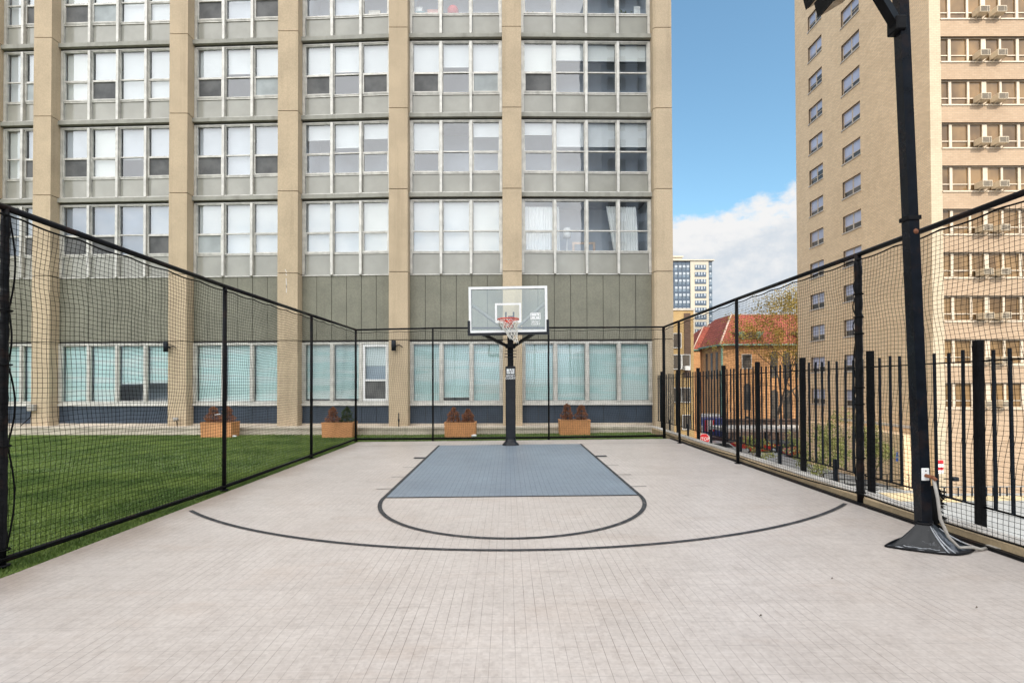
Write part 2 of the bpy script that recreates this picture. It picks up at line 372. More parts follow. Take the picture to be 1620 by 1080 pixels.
n3 = noise_(nt, D, 1.7, 5, .6, (1, 1, 1.6))
back = ramp_(nt, math_(nt, 'ADD', math_(nt, 'MULTIPLY', dy, -1.2), math_(nt, 'ADD', math_(nt, 'MULTIPLY', math_(nt, 'SUBTRACT', dz, .66), 1.7), math_(nt, 'MULTIPLY', math_(nt, 'SUBTRACT', n3, .45), .9))), -.05, .35)
mask = math_(nt, 'MAXIMUM', low, back)
cc = mix_(nt, ramp_(nt, math_(nt, 'ADD', n2, math_(nt, 'MULTIPLY', math_(nt, 'SUBTRACT', dz, .22), 1.6)), .36, .66), (.80,.87,.95), (1.08,1.08,1.08))
cc = mix_(nt, math_(nt, 'MULTIPLY', math_(nt, 'SUBTRACT', 1.0, ramp_(nt, dz, .02, .24)), .6), cc, (.74,.85,.96))
nt.links.new(cc, bg2.inputs[0])
st = math_(nt, 'ADD', .465, math_(nt, 'MULTIPLY', back, 1.15)); nt.links.new(st, bg2.inputs[1])
mx = nt.nodes.new('ShaderNodeMixShader'); nt.links.new(mask, mx.inputs[0]); nt.links.new(bg.outputs[0], mx.inputs[1]); nt.links.new(bg2.outputs[0], mx.inputs[2]); nt.links.new(mx.outputs[0], out.inputs[0])
sl = bpy.data.lights.new('Sun', 'SUN'); sl.energy = 2.2; sl.angle = math.radians(.5); sl.color = (1, .92, .80)
so = bpy.data.objects.new('Sun', sl); COL.objects.link(so)
tow = Vector((math.sin(SUN_AZ)*math.cos(SUN_EL), math.cos(SUN_AZ)*math.cos(SUN_EL), math.sin(SUN_EL)))
so.rotation_euler = (-tow).to_track_quat('-Z', 'Y').to_euler(); so.location = tow*80
cam = bpy.data.cameras.new('Camera'); co = bpy.data.objects.new('Camera', cam); COL.objects.link(co); S.camera = co
cam.sensor_fit = 'HORIZONTAL'; cam.sensor_width = 36; cam.lens = F/1620*36; cam.shift_x = (810-CX)/1620; cam.shift_y = (CY-540)/1620
cam.clip_start = .05; cam.clip_end = 2000
co.matrix_world = Matrix.Translation((0,0,HC)) @ Matrix.Rotation(PI/2+PITCH, 4, 'X') @ Matrix.Rotation(-ROLL, 4, 'Z')
S.view_settings.view_transform = 'Standard'; S.view_settings.look = 'None'; S.view_settings.exposure = 0.86; S.view_settings.gamma = 1
S.render.engine = 'CYCLES'; S.cycles.use_denoising = True; S.cycles.max_bounces = 8; S.cycles.transparent_max_bounces = 24
S.cycles.caustics_reflective = False; S.cycles.caustics_refractive = False

# ================================================================== the ground
b = MB(); b.add([(-900,-900,-5.7),(900,-900,-5.7),(900,1200,-5.7),(-900,1200,-5.7)], [(0,1,2,3)]); b.build('ground', M['asphalt'], kind='structure')
b = MB(); b.box(4.95, 60, -2, 45, -5.69, -5.56); b.build('pavement', M['pavement'], kind='structure')
b = MB(); b.box(20.5, 27.2, 44, 58, -5.68, -5.55); b.build('pavement', M['pavement'], kind='structure')
b = MB(); b.add([(23.2,30.0,-5.552),(26.9,29.6,-5.552),(26.9,31.9,-5.552),(23.6,32.3,-5.552)], [(0,1,2,3)]); b.build('sunlit_patch', M['sand'], kind='structure')  # pale yellow sheet painted in as a sunlit patch of ground
b = MB(); b.add([(17.6,27.6,-5.55),(21.5,27.2,-5.55),(21.9,29.5,-5.55),(17.9,30.0,-5.55)], [(0,1,2,3)]); b.build('grass_verge', M['grass_far'], kind='structure')
b = MB(); b.box(-40, 4.87, -33.5, 19, -5.69, -.16); b.build('podium_deck', M['kerb_top'], kind='structure')
XL = [(-4.75,-4), (-4.62,1.4), (-4.36,4.45), (-4.30,7.85), (-4.22,11.1), (-4.15,14.02)]   # left border of the tiles
XR = [(4.56,-4), (4.56,4.5), (4.52,7), (4.49,14.0)]
def border(L, y):
    for (x0,y0),(x1,y1) in zip(L, L[1:]):
        if y <= y1: return x0+(x1-x0)*(y-y0)/(y1-y0)
    return L[-1][0]
b = MB(); ys = [-4+.5*i for i in range(37)]; ys[-1] = 14.0
for y0, y1 in zip(ys, ys[1:]):
    b.hexa([(border(XL,y0),y0,-.03),(border(XR,y0),y0,-.03),(border(XR,y1),y1,-.03),(border(XL,y1),y1,-.03),
            (border(XL,y0),y0,0),(border(XR,y0),y0,0),(border(XR,y1),y1,0),(border(XL,y1),y1,0)])
b2 = MB(); n = len(ys)
vs = [(border(L,y),y,z) for z in (-.15,0) for L in (XL,XR) for y in ys]
def ix(z,l,i): return z*2*n+l*n+i
fs = []
for i in range(n-1):
    fs += [(ix(1,0,i),ix(1,1,i),ix(1,1,i+1),ix(1,0,i+1)), (ix(0,0,i),ix(1,0,i),ix(1,0,i+1),ix(0,0,i+1)), (ix(0,1,i),ix(1,1,i),ix(1,1,i+1),ix(0,1,i+1))]
fs += [(ix(0,0,0),ix(0,1,0),ix(1,1,0),ix(1,0,0)), (ix(0,0,n-1),ix(0,1,n-1),ix(1,1,n-1),ix(1,0,n-1))]
b2.add(vs, fs); b2.build('court', M['tile'], tilt=True, kind='structure')
kx0, kx1, ky0, ky1 = -1.77, 1.88, 7.225, 13.03
b = MB(); b.add([(kx0,ky0,.004),(kx1,ky0,.004),(kx1,ky1,.004),(kx0,ky1,.004)], [(0,1,2,3)]); b.build('court_key', M['tile_key'], tilt=True, kind='structure')
def strip(b, pts, w, z):
    P = [Vector((x,y)) for x,y in pts]; vs = []
    for i, p in enumerate(P):
        t = (P[min(i+1,len(P)-1)]-P[max(i-1,0)]).normalized(); nrm = Vector((-t.y,t.x))*w/2
        vs += [(p.x+nrm.x,p.y+nrm.y,z),(p.x-nrm.x,p.y-nrm.y,z)]
    b.add(vs, [(2*i,2*i+1,2*i+3,2*i+2) for i in range(len(P)-1)])
b = MB(); L = .05
strip(b, [(kx0,ky0),(kx0,ky1)], L, .008); strip(b, [(kx1,ky0),(kx1,ky1)], L, .008); strip(b, [(kx0-.025,ky0-.012),(kx1+.025,ky0-.012)], .035, .0085)
strip(b, [(border(XL,ky1)+.02,ky1+.015),(border(XR,ky1)-.02,ky1+.015)], .018, .0085)
for sx, x in ((-1,kx0),(1,kx1)):
    for py, wd in ((10.92,.18),(9.75,.022),(8.77,.022),(7.80,.022)):
        strip(b, [(x+sx*.026,py),(x+sx*.26,py)], wd, .008)
c0 = (kx0+kx1)/2
strip(b, [(c0+(kx1-kx0)/2*math.cos(a), ky0+(-1.93)*math.sin(a)) for a in [PI*i/60 for i in range(61)]], .055, .009)
cx, cy, Rr = .13, 11.24, 6.31
a0 = math.atan2(6.62-cy, -4.12-cx); a1 = math.atan2(6.60-cy, 4.42-cx)
a0 = a0 if a0 < 0 else a0-2*PI
strip(b, [(cx+Rr*math.cos(a), cy+Rr*math.sin(a)) for a in [a0+(a1-a0)*i/90 for i in range(91)]], .050, .008)
b.build('court_markings', M['line'], tilt=True, kind='structure')

# lawn (left of the court and behind it)
FAC = [(-23.2,17.15),(-15.75,16.95),(-11.02,16.79),(-7.28,16.66),(-3.58,16.5),(.16,16.48),(5.14,16.55),(9.5,16.65)]   # plan line of the pier fronts
def facY(x):
    for (x0,y0),(x1,y1) in zip(FAC, FAC[1:]):
        if x <= x1: return y0+(y1-y0)*(x-x0)/(x1-x0)
    return FAC[-1][1]
def ledgeY(x): return facY(x)-.46
b = MB()
def lawn_z(x): return -.035 + (TILT*x if x > -4 else TILT*-4)
xs = [-24+.5*i for i in range(58)]
for x0, x1 in zip(xs, xs[1:]):
    if x1 > 4.6: break
    y0a = -4 if x1 <= -4.9 else (14.0 if x0 >= -4.15 else None)
    if y0a is None: continue
    b.add([(x0,y0a,lawn_z(x0)),(x1,y0a,lawn_z(x1)),(x1,ledgeY(x1)+.1,lawn_z(x1)),(x0,ledgeY(x0)+.1,lawn_z(x0))], [(0,1,2,3)])
for y0, y1 in zip(ys, ys[1:]):
    b.add([(-5.0,y0,lawn_z(-5)),(border(XL,y0)-.002,y0,lawn_z(-4.2)),(border(XL,y1)-.002,y1,lawn_z(-4.2)),(-5.0,y1,lawn_z(-5))], [(0,1,2,3)])
b.add([(-5.0,14,lawn_z(-5)),(-4.0,14,lawn_z(-4)),(-4.0,ledgeY(-4)+.1,lawn_z(-4)),(-5.0,ledgeY(-5)+.1,lawn_z(-5))], [(0,1,2,3)])
b.build('lawn', M['turf'], kind='structure')
def on_lawn(x, y): return y < ledgeY(x) and ((x < border(XL, min(y,14.0))-.02) or y > 14.06) and x < 4.5
b = MB(); vs = []; fs = []
rb = random.Random(3)
def blades(n, x0, x1, y0, y1, h):
    for i in range(n):
        x = rb.uniform(x0,x1); y = rb.uniform(y0,y1)
        if not on_lawn(x,y): continue
        a = rb.uniform(0,PI); wd = .006+.004*rb.random(); hh = h*rb.uniform(.6,1.25); z = lawn_z(x)
        lx, ly = rb.gauss(0,.012), rb.gauss(0,.012); c, s_ = math.cos(a)*wd, math.sin(a)*wd; k = len(vs)
        vs.extend([(x-c,y-s_,z),(x+c,y+s_,z),(x+lx,y+ly,z+hh)]); fs.append((k,k+1,k+2))
blades(90000, -9.5, -4.2, 3.6, 9.5, .032); blades(75000, -15.5, -4.2, 9.5, 16.2, .034); blades(9000, -4.3, 4.5, 14.05, 16.2, .04); blades(16000, -4.85, -4.2, 3.6, 14.2, .03)
b.add(vs, fs); b.build('turf_grass', M['turf_blade'], kind='stuff', fixn=False, label='dense short green artificial grass beside and behind the court', cat='grass')

# stone ledge at the foot of the facade
b = MB(); xs = [x for x,_ in FAC[1:-1]]; xs = [-23.0]+xs[:-1]+[4.6]
for x0, x1 in zip(xs, xs[1:]):
    b.hexa([(x0,ledgeY(x0),-.15),(x1,ledgeY(x1),-.15),(x1,facY(x1)+.5,-.15),(x0,facY(x0)+.5,-.15),(x0,ledgeY(x0),.185),(x1,ledgeY(x1),.185),(x1,facY(x1)+.5,.175),(x0,facY(x0)+.5,.175)])
    b.hexa([(x0,ledgeY(x0)-.03,.13),(x1,ledgeY(x1)-.03,.13),(x1,ledgeY(x1)-.002,.13),(x0,ledgeY(x0)-.002,.13),(x0,ledgeY(x0)-.03,.188),(x1,ledgeY(x1)-.03,.188),(x1,ledgeY(x1)-.002,.188),(x0,ledgeY(x0)-.002,.188)])
b.build('stone_ledge', M['stone'], label='low pale stone ledge running along the foot of the main building', cat='ledge')
# kerb under the iron railing
kb = thing('stone_kerb', (4.8,8,0), 'tan stone kerb with pale coping under the black iron railing', 'kerb')
b = MB()
for y0, y1 in zip(ys[:-1], ys[1:]):
    xa, xb = border(XR,y0), border(XR,y1)
    b.hexa([(xa+.065,y0,-.4),(4.87,y0,-.4),(4.87,y1,-.4),(xb+.065,y1,-.4),(xa+.085,y0,.085),(4.87,y0,.085),(4.87,y1,.085),(xb+.085,y1,.085)])
b.hexa([(4.56,14,-.4),(4.87,14,-.4),(4.87,18.2,-.4),(4.62,18.2,-.4),(4.58,14,.085),(4.87,14,.085),(4.87,18.2,.085),(4.64,18.2,.085)])
b.build('kerb_body', M['kerb'], kb, tilt=True)
b = MB(); b.hexa([(4.705,-4,.086),(4.884,-4,.086),(4.884,18.2,.086),(4.69,18.2,.086),(4.705,-4,.108),(4.884,-4,.108),(4.884,18.2,.108),(4.69,18.2,.108)]); b.build('coping', M['kerb_top'], kb, tilt=True)
b = MB()
for y0, y1 in zip(ys, ys[1:]):
    b.hexa([(border(XR,y0)+.003,y0,-.1),(border(XR,y0)+.06,y0,-.1),(border(XR,y1)+.06,y1,-.1),(border(XR,y1)+.003,y1,-.1),(border(XR,y0)+.003,y0,.03),(border(XR,y0)+.06,y0,.03),(border(XR,y1)+.06,y1,.03),(border(XR,y1)+.003,y1,.03)])
b.build('edging_strip', M['rail_black'], kb, tilt=True)

# ================================================================== main apartment building
JZ = [16.02, 13.33, 10.65, 7.97, 5.24, 3.005]
PIER = [(-16.03,-15.43,16.95),(-11.32,-10.71,16.79),(-7.62,-6.95,16.66),(-3.89,-3.27,16.5),(-.15,.48,16.48),(4.86,5.46,16.55)]
PIER = [(-18.08,-17.48,17.02)] + PIER
main = thing('apartment_building', (-5,17,0), 'tall apartment building with tan concrete piers and wide window bands behind the hoop', 'building')
RC = .42   # recess of the glass behind the pier fronts
for i, (x0, x1, Y) in enumerate(PIER):
    b = MB(); zs = [-.1, 3.005, 5.24, 7.97, 10.65, 13.33, 16.02, 18.72, 40]
    a0 = .05 if i == 6 else 0
    for za, zb in zip(zs, zs[1:]):
        g = .012
        if a0: b.hexa([(x0-.0,Y+.07,za+g),(x0+.07,Y,za+g),(x1,Y,za+g),(x1,Y+1.3,za+g),(x0,Y+.07,zb-g),(x0+.07,Y,zb-g),(x1,Y,zb-g),(x1,Y+1.3,zb-g)]); b.box(x0,x0+.3,Y+.0705,Y+1.3,za+g,zb-g)
        else: b.box(x0, x1, Y, Y+1.3, za+g, zb-g)
        b.box(x0+.02, x1-.02, Y+.08, Y+1.28, zb-g, zb+g, 1)
    pr = b.build('pier', [M['pier'], M['dark_gap']], main)
    if i == 3:
        b = MB()
        for (ax,az,bx_,bz) in ((451,391,453.5,396),(452,398,454,401),(452.6,405,453.4,421),(453.4,414,453.0,428)):
            p_, q_ = at(ax,az+35,Y), at(bx_,bz+35,Y); b.bar((p_.x,Y-.001,p_.z),(q_.x,Y-.001,q_.z),.013,.004,up=(0,1,0))
        b.build('paint_scrape', M['white'], pr)
# opposite glass on the pane codes: (blind drop, colour, lower sash)
W, Lc, C, B_, T_ = 'w', 'l', 'c', 'b', 't'
CFG = {
 4: [[(1,W,'c'),(.62,Lc,'d')], [(.62,C,'d'),(.62,W,'g'),(1,W,'c'),(1,W,'f')], [(.62,Lc,'d'),(1,Lc,'c'),(.62,Lc,'d')], [(.1,W,'f'),(1,Lc,'c'),(.15,W,'f')], [(.12,W,'f'),(.2,Lc,'c'),(.15,W,'c')], [(.1,W,'f'),(.05,W,'c'),(.08,W,'c'),(.1,W,'c')]],
 3: [[(1,W,'c'),(.62,W,'g')], [(1,C,'f'),(.62,W,'d'),(1,W,'c'),(1,W,'f')], [(.62,W,'d'),(.48,W,'c'),(.62,W,'g')], [(.53,W,'d'),(.50,W,'c'),(.55,W,'d')], [(.62,W,'d'),(.44,W,'c'),(.62,W,'g')], [(.62,C,'d'),(.30,C,'c'),(.31,C,'c'),(.31,C,'c')]],
 2: [[(1,C,'c'),(.62,Lc,'d')], [(.62,Lc,'d'),(1,C,'f'),(.62,Lc,'c'),(.62,Lc,'d')], [(.62,Lc,'d'),(1,Lc,'c'),(.62,Lc,'d')], [(.28,W,'f'),(.45,W,'c'),(.28,W,'f')], [(.53,W,'f'),(0,W,'c'),(.26,W,'f')], [(.22,W,'f'),(.46,W,'c'),(.46,W,'c'),(.46,W,'c')]],
 1: [[(1,B_,'c'),(.62,Lc,'d')], [(.62,B_,'d'),(.62,B_,'d'),(1,B_,'c'),(.62,Lc,'d')], [(.62,W,'g'),(1,W,'c'),(1,W,'f')], [(1,W,'f'),(1,W,'c'),(1,C,'f')], [(1,W,'c'),(1,W,'c'),(1,C,'c')], [(0,W,'f'),(0,W,'c'),(0,W,'c'),(0,W,'c')]],
 0: [[(1,T_,'-'),(1,T_,'-')], [(1,T_,'-'),(1,T_,'-'),(.68,T_,'-'),(.66,T_,'-')], [(1,T_,'-')]*3, [(.97,T_,'-'),(.97,T_,'-'),(0,T_,'h')], [(1,T_,'-'),(.95,T_,'-'),(1,T_,'-')], [(1,T_,'-')]*4],
}
BM = {'w':M['blind_w'],'l':M['blind_l'],'c':M['blind_c'],'b':M['blind_b'],'t':M['blind_t']}
FRAMES = {}
def make_window(fr, s0, s1, z0, zr, z1, cfg, gnd):
    drop, bc, low = cfg
    wb = MB(); fw = .028
    wb.frame(s0, s1, z0, z1, fw, -.02, .045, 0, fr)
    if not gnd: wb.box(s0+fw, s1-fw, -.015, .04, zr-.02, zr+.02, 0, fr)
    wo = wb.build('window', M['alu'], main)
    g = .0
    pb = MB(); gm = M['glass_t'] if gnd else M['glass']
    if gnd: pb.add([fr(s0+fw,g,z0+fw),fr(s1-fw,g,z0+fw),fr(s1-fw,g,z1-fw),fr(s0+fw,g,z1-fw)], [(0,1,2,3)])
    else:
        pb.add([fr(s0+fw,g,zr+.02),fr(s1-fw,g,zr+.02),fr(s1-fw,g,z1-fw),fr(s0+fw,g,z1-fw)], [(0,1,2,3)])
        if low not in 'dg': pb.add([fr(s0+fw,g,z0+fw),fr(s1-fw,g,z0+fw),fr(s1-fw,g,zr-.02),fr(s0+fw,g,zr-.02)], [(0,1,2,3)])
    pb.build('pane', gm, wo, fixn=False)
    if low in 'dg':
        sb = MB(); sb.frame(s0+fw, s1-fw, z0+fw, zr-.022, .03, -.01, .055, 0, fr); sb.build('sash', M['alu'], wo)
        sb = MB(); sb.box(s0+fw+.03, s1-fw-.03, .0, .012, z0+fw+.03, zr-.052, 0, fr); sb.build('insect_screen', M['screen_d'] if low == 'd' else M['screen_g'], wo)
    if low == 'f':
        sb = MB(); sb.frame(s0+fw+.003, s1-fw-.003, z0+fw+.002, zr-.024, .026, -.03, .03, 0, fr); sb.build('sash', M['alu'], wo)
    if low == 'h':
        sb = MB(); sb.frame(s0+fw, s1-fw, z0+fw, z1-fw, .07, -.03, .06, 0, fr); zm = z0+(z1-z0)*.37
        sb.box(s0+fw+.07, s1-fw-.07, -.03, .05, zm-.03, zm+.03, 0, fr); sb.build('sash', M['white'], wo)
        sb = MB(); sb.box(s0+fw+.07, s1-fw-.07, -.06, -.05, z0+.62*(z1-z0), z1-.1, 0, fr); sb.build('blind', M['blind_w'], wo)
        sb = MB(); sb.box(s0+fw+.07, s1-fw-.07, .0, .012, z0+.1, zm-.03, 0, fr); sb.build('insect_screen', M['screen_d'], wo)
        sb = MB(); sb.box(s0+fw+.07, s1-fw-.07, -.075, -.065, zm+.03, z0+.63*(z1-z0), 0, fr); sb.build('lower_blind', M['blind_b'], wo)
    elif drop > .02:
        sb = MB(); H = z1-z0; zb = z1-fw-(H-2*fw)*drop
        jl, jr = random.uniform(-.006,.006), random.uniform(-.006,.006)
        q = [(s0+.03,-.09,zb+.004+jl),(s1-.03,-.09,zb+.004+jr),(s1-.03,-.082,zb+.004+jr),(s0+.03,-.082,zb+.004+jl),(s0+.03,-.09,z1-.03),(s1-.03,-.09,z1-.03),(s1-.03,-.082,z1-.03),(s0+.03,-.082,z1-.03)]
        sb.hexa([fr(*p) for p in q]); sb.build('blind', BM[bc], wo)
        if drop < .6 or (low == '-' and drop < .9):
            rb_ = MB(); rb_.box(s0+.035, s1-.035, -.10, -.075, zb-.02, zb+.003, 0, fr); rb_.build('bottom_rail', M['white'], wo)
    return wo
for bi in range(6):
    xa, Ya = PIER[bi][1], PIER[bi][2]; xb, Yb = PIER[bi+1][0], PIER[bi+1][2]
    A = Vector((xa, Ya+RC)); E = Vector((xb, Yb+RC)); Ln = (E-A).length; u = (E-A).normalized(); nv = Vector((u.y, -u.x))
    def fr(s, d, z, A=A, u=u, nv=nv): return (A.x+u.x*s+nv.x*d, A.y+u.y*s+nv.y*d, z)
    FRAMES[bi] = (fr, Ln)
    NP = [2,4,3,3,3,4][bi]; e = .05; pw = (Ln-2*e)/NP
    for fl in (4,3,2,1):
        J = JZ[4-fl]; Jn = JZ[5-fl]
        b = MB(); b.box(0, Ln, -.05, .17, J-.165, J-.03, 0, fr); b.box(0, Ln, -.05, .10, J-.03, J+.02, 1, fr); b.box(0, Ln, -.05, .05, J-.225, J-.165, 2, fr)
        b.box(0, Ln, -.05, .065, J-.262, J-.225, 1, fr)
        b.build('belt_course', [M['belt'], M['alu'], M['dark_gap']], main)
        z1, zr, z0 = J-.262, J-1.285, J-1.985
        b = MB()
        for k in range(NP): b.box(e+k*pw+.05, e+(k+1)*pw-.05, -.03, .0, Jn+.021, z0-.045, 0, fr)
        b.build('spandrel_panel', M['spandrel'], main)
        b = MB(); b.box(0, Ln, -.05, .03, z0-.045, z0, 0, fr); b.build('window_sill', M['alu'], main)
        for k in range(NP+1):
            hw = .042; c = e+k*pw; lo, hi = max(0.0, c-hw), min(Ln, c+hw)
            b = MB(); o_ = .12 if 0 < k < NP else .07
            b.box(lo, hi, -.05, o_, Jn+.0195, z1, 0, fr)
            if 0 < k < NP: b.tube([fr(c, o_-.02, Jn-.02), fr(c, o_-.02, Jn+.018)], hw, 8, 0)
            b.build('mullion', M['alu'], main)
        for k in range(NP): make_window(fr, e+k*pw+.043, e+(k+1)*pw-.043, z0, zr, z1, CFG[fl][bi][k], False)
    # fascia of standing panels
    b = MB(); nf = NP*2; fwid = Ln/nf
    for k in range(nf): b.box(k*fwid+.008, (k+1)*fwid-.008, -.05, .05+.004*(k%2), 3.04, 5.205, 0, fr)
    b.box(.02, Ln-.02, -.06, .02, 3.05, 5.20, 1, fr); b.box(0, Ln, -.05, .08, 5.205, 5.24, 2, fr); b.box(0, Ln, -.06, .03, 2.965, 3.04, 1, fr)
    b.build('fascia', [M['fascia'], M['dark_gap'], M['alu']], main)
    # ground floor windows
    z0, z1 = .965, 2.905
    b = MB(); b.box(0, Ln, -.05, .07, z1, 2.965, 0, fr); b.build('window_head', M['alu'], main)
    b = MB(); b.box(0, Ln, -.05, .10, .835, .895, 1, fr); b.box(0, Ln, -.05, .05, .895, z0, 0, fr)
    b.build('window_sill', [M['alu'], M['sill']], main)
    for k in range(NP+1):
        c = e+k*pw; hw = .045; b = MB(); b.box(max(0,c-hw), min(Ln,c+hw), -.05, .075, z0, z1, 0, fr); b.build('mullion', M['alu'], main)
    for k in range(NP): make_window(fr, e+k*pw+.046, e+(k+1)*pw-.046, z0, 0, z1, CFG[0][bi][k], True)
    b = MB()
    for k in range(nf): b.box(k*fwid+.006, (k+1)*fwid-.006, -.05, .03, .235, .834, 0, fr)
    b.box(.01, Ln-.01, -.06, .015, .2, .834, 1, fr); b.box(0, Ln, -.05, .06, .15, .234, 2, fr)
    b.build('base_panel', [M['navy'], M['dark_gap'], M['stone']], main)
    # rooms behind the glass
    b = MB(); dep = -1.3
    zz = [.2]+[J for J in reversed(JZ[:-1])]
    b.box(0, Ln, dep-.1, dep, .1, 16.0, 0, fr)
    for z in (.12, 3.1, 5.3, 7.97, 10.65, 13.33, 15.86):
        b.box(0, Ln, dep, -.12, z-.12, z+.0, 1, fr)
    b.box(0, .04, dep, -.12, .1, 16, 0, fr); b.box(Ln-.04, Ln, dep, -.12, .1, 16, 0, fr)
    b.build('rooms', [M['interior'], M['slab']], main)
    # wall above the visible storeys
    b = MB(); b.box(0, Ln, -.3, .0, 16.05, 40, 0, fr)
    for k in range(1, 9):
        zc = 16.05+2.69*k; b.box(0, Ln, 0, .12, zc-.2, zc, 1, fr); b.box(.1, Ln-.1, 0, .02, zc-1.95, zc-.28, 2, fr)
    b.build('upper_wall', [M['spandrel'], M['belt'], M['blind_b']], main)
b = MB(); b.box(-18, 5.44, 20.2, 34, -5.6, 39.5); b.box(-18, 5.4, 17.6, 20.2, 34, 39.4); b.build('building_core', M['pier'], main)

# curtains of the last bay, second row (a part of that window band) and the things standing in the windows
fr5, L5 = FRAMES[5]; pw5 = (L5-.1)/4
def curtain(s0a, s1a, s0b, s1b, z0, z1, name='curtain'):
    b = MB(); nx = 40; nz = 6; vs = []; fs = []
    for j in range(nz+1):
        t = j/nz; z = z0+(z1-z0)*t; sa = s0b+(s0a-s0b)*t; sb_ = s1b+(s1a-s1b)*t
        for i in range(nx+1):
            q = i/nx; vs.append(fr5(sa+(sb_-sa)*q, -.16+.028*math.sin(q*(sb_-sa)*70+.7*math.sin(q*9)), z))
    for j in range(nz):
        for i in range(nx): k = j*(nx+1)+i; fs.append((k,k+1,k+nx+2,k+nx+1))
    b.add(vs, fs, 0, True); return b.build(name, M['curtain'], main, fixn=False)
zt, zb = 7.62, 5.99
curtain(.08, .08+pw5*.93, .08, .08+pw5*.95, zb+.04, zt-.06)
curtain(.05+pw5+.05, .05+pw5*1.15, .05+pw5+.05, .05+pw5*1.19, zb, zt-.06)
curtain(.05+pw5*2.66, .05+pw5*2.96, .05+pw5*2.9, .05+pw5*2.97, zb, zt-.04)
curtain(.05+pw5*3.05, .05+pw5*3.62, .05+pw5*3.05, .05+pw5*3.68, zb, zt-.06)
p = fr5(pw5*1.50, -.5, 0)
fl = thing('floor_lamp', (p[0],p[1],5.4), 'white floor lamp with drum shade standing behind the second last window row', 'lamp')
b = MB(); b.tube([(p[0],p[1],5.3),(p[0],p[1],6.62)], .02, 8); b.tube([(p[0],p[1],5.3),(p[0],p[1],5.34)], .14, 16); b.build('stand', M['white'], fl)
b = MB(); b.tube([(p[0],p[1],6.60),(p[0],p[1],6.92)], [.145,.12], 20); b.build('lamp_shade', M['curtain'], fl)
b = MB(); p0 = fr5(pw5*1.80, -.4, 0); b.frame(pw5*1.66, pw5*2.4, 5.5, 6.43, .075, -.45, -.41, 0, fr5)
b.build('picture_frame', plain('pale wood', (.60,.42,.30), .6), label='pale wooden frame leaning behind the window glass beside the white floor lamp', cat='frame')
COLS = {'teal':(.20,.42,.46),'cream':(.66,.60,.48),'pink':(.62,.30,.24),'sky':(.30,.50,.62),'red':(.55,.03,.035),'green':(.20,.34,.2),'white':(.8,.8,.78)}
for k in COLS: M['c_'+k] = plain(k+' card', COLS[k], .6)
def sill_box(bi, s, w, h, zb_, c, label):
    fr_, L_ = FRAMES[bi]; b = MB(); b.bbox(s, s+w, -.42, -.2, zb_, zb_+h*.8, .008, 0, fr_); b.bbox(s-.012, s+w+.012, -.43, -.19, zb_+h*.8+.001, zb_+h, .006, 0, fr_)
    b.build('storage_box', M['c_'+c], label=label, cat='box', group='boxes stacked in the top window')
zs4 = 13.99
f4, L4 = FRAMES[4]; q4 = (L4-.1)/3
for (s, w_, h, dz_, c, lb) in ((.14,.36,.16,0,'sky','pale blue box lowest in the stack at the left of the top window'),(.16,.30,.15,.165,'teal','teal box second up in the stack inside the top window'),(.16,.22,.15,.32,'white','white box topmost in the stack inside the top window'),(.58,.40,.13,0,'green','green box lowest in the wide stack inside the top window'),(.56,.42,.12,.135,'cream','cream box in the middle of the wide stack inside the top window'),(.56,.40,.12,.26,'pink','pink box topmost in the wide stack inside the top window'),(q4+.12,.26,.2,0,'teal','teal box under the red bag inside the top window')):
    sill_box(4, s, w_, h, zs4+dz_, c, lb)
for (s, w_, h, dz_, c, lb) in ((2.17,.38,.13,0,'cream','cream box lowest in the stack inside the third window bay top row'),(2.15,.36,.12,.135,'teal','teal box in the middle of the stack inside the third window bay top row'),(2.2,.40,.12,.26,'cream','wide cream box topmost in the stack inside the third window bay top row')):
    sill_box(3, s, w_, h, zs4+dz_, c, lb)
def sill_lathe(bi, s, prof, m, name, label, cat, d=-.3, zb_=zs4):
    fr_, L_ = FRAMES[bi]; x, y, _ = fr_(s, d, 0); b = MB(); b.tube([(x,y,zb_+h) for h,_ in prof], [r for _,r in prof], 20); return b.build(name, m, label=label, cat=cat)
sill_lathe(4, q4+.42, [(.2,.16),(.25,.19),(.42,.2),(.5,.15),(.52,.06)], M['c_red'], 'red_bag', 'red bag standing inside the top window above the hoop', 'bag')
sill_lathe(5, 3.72, [(0,.05),(.04,.13),(.13,.17),(.24,.13),(.29,.04)], M['c_white'], 'paper_globe', 'white paper globe inside the top right window', 'globe')
sill_lathe(5, 2.88, [(0,.04),(.05,.06),(.1,.03)], M['c_white'], 'white_cup', 'small white cup on the sill of the top window band', 'cup')
sill_lathe(3, .25, [(0,.05),(.12,.06),(.2,.03)], M['c_white'], 'white_vase', 'small white vase left of the stacked boxes, in the top row', 'vase')
sill_lathe(3, .5, [(0,.06),(.2,.055),(.26,.03)], M['c_white'], 'white_bottle', 'white bottle beside a small vase in the top row of windows', 'bottle')
x, y, _ = fr5(2.25, -.28, 0); b = MB(); b.tube([(x+.07*math.cos(a), y, zs4+.1+.07*math.sin(a)) for a in [2*PI*i/24 for i in range(25)]], .035, 8); b.build('white_ring', M['c_white'], label='white ring ornament standing on the sill of the top window', cat='ornament')
b = MB(); b.box(3.9, 4.12, -.2, -.19, zs4+.12, zs4+.5, 0, fr5); b.build('paper_sheet', M['c_white'], label='blank white sheet hung inside the top window at the right end', cat='sheet')
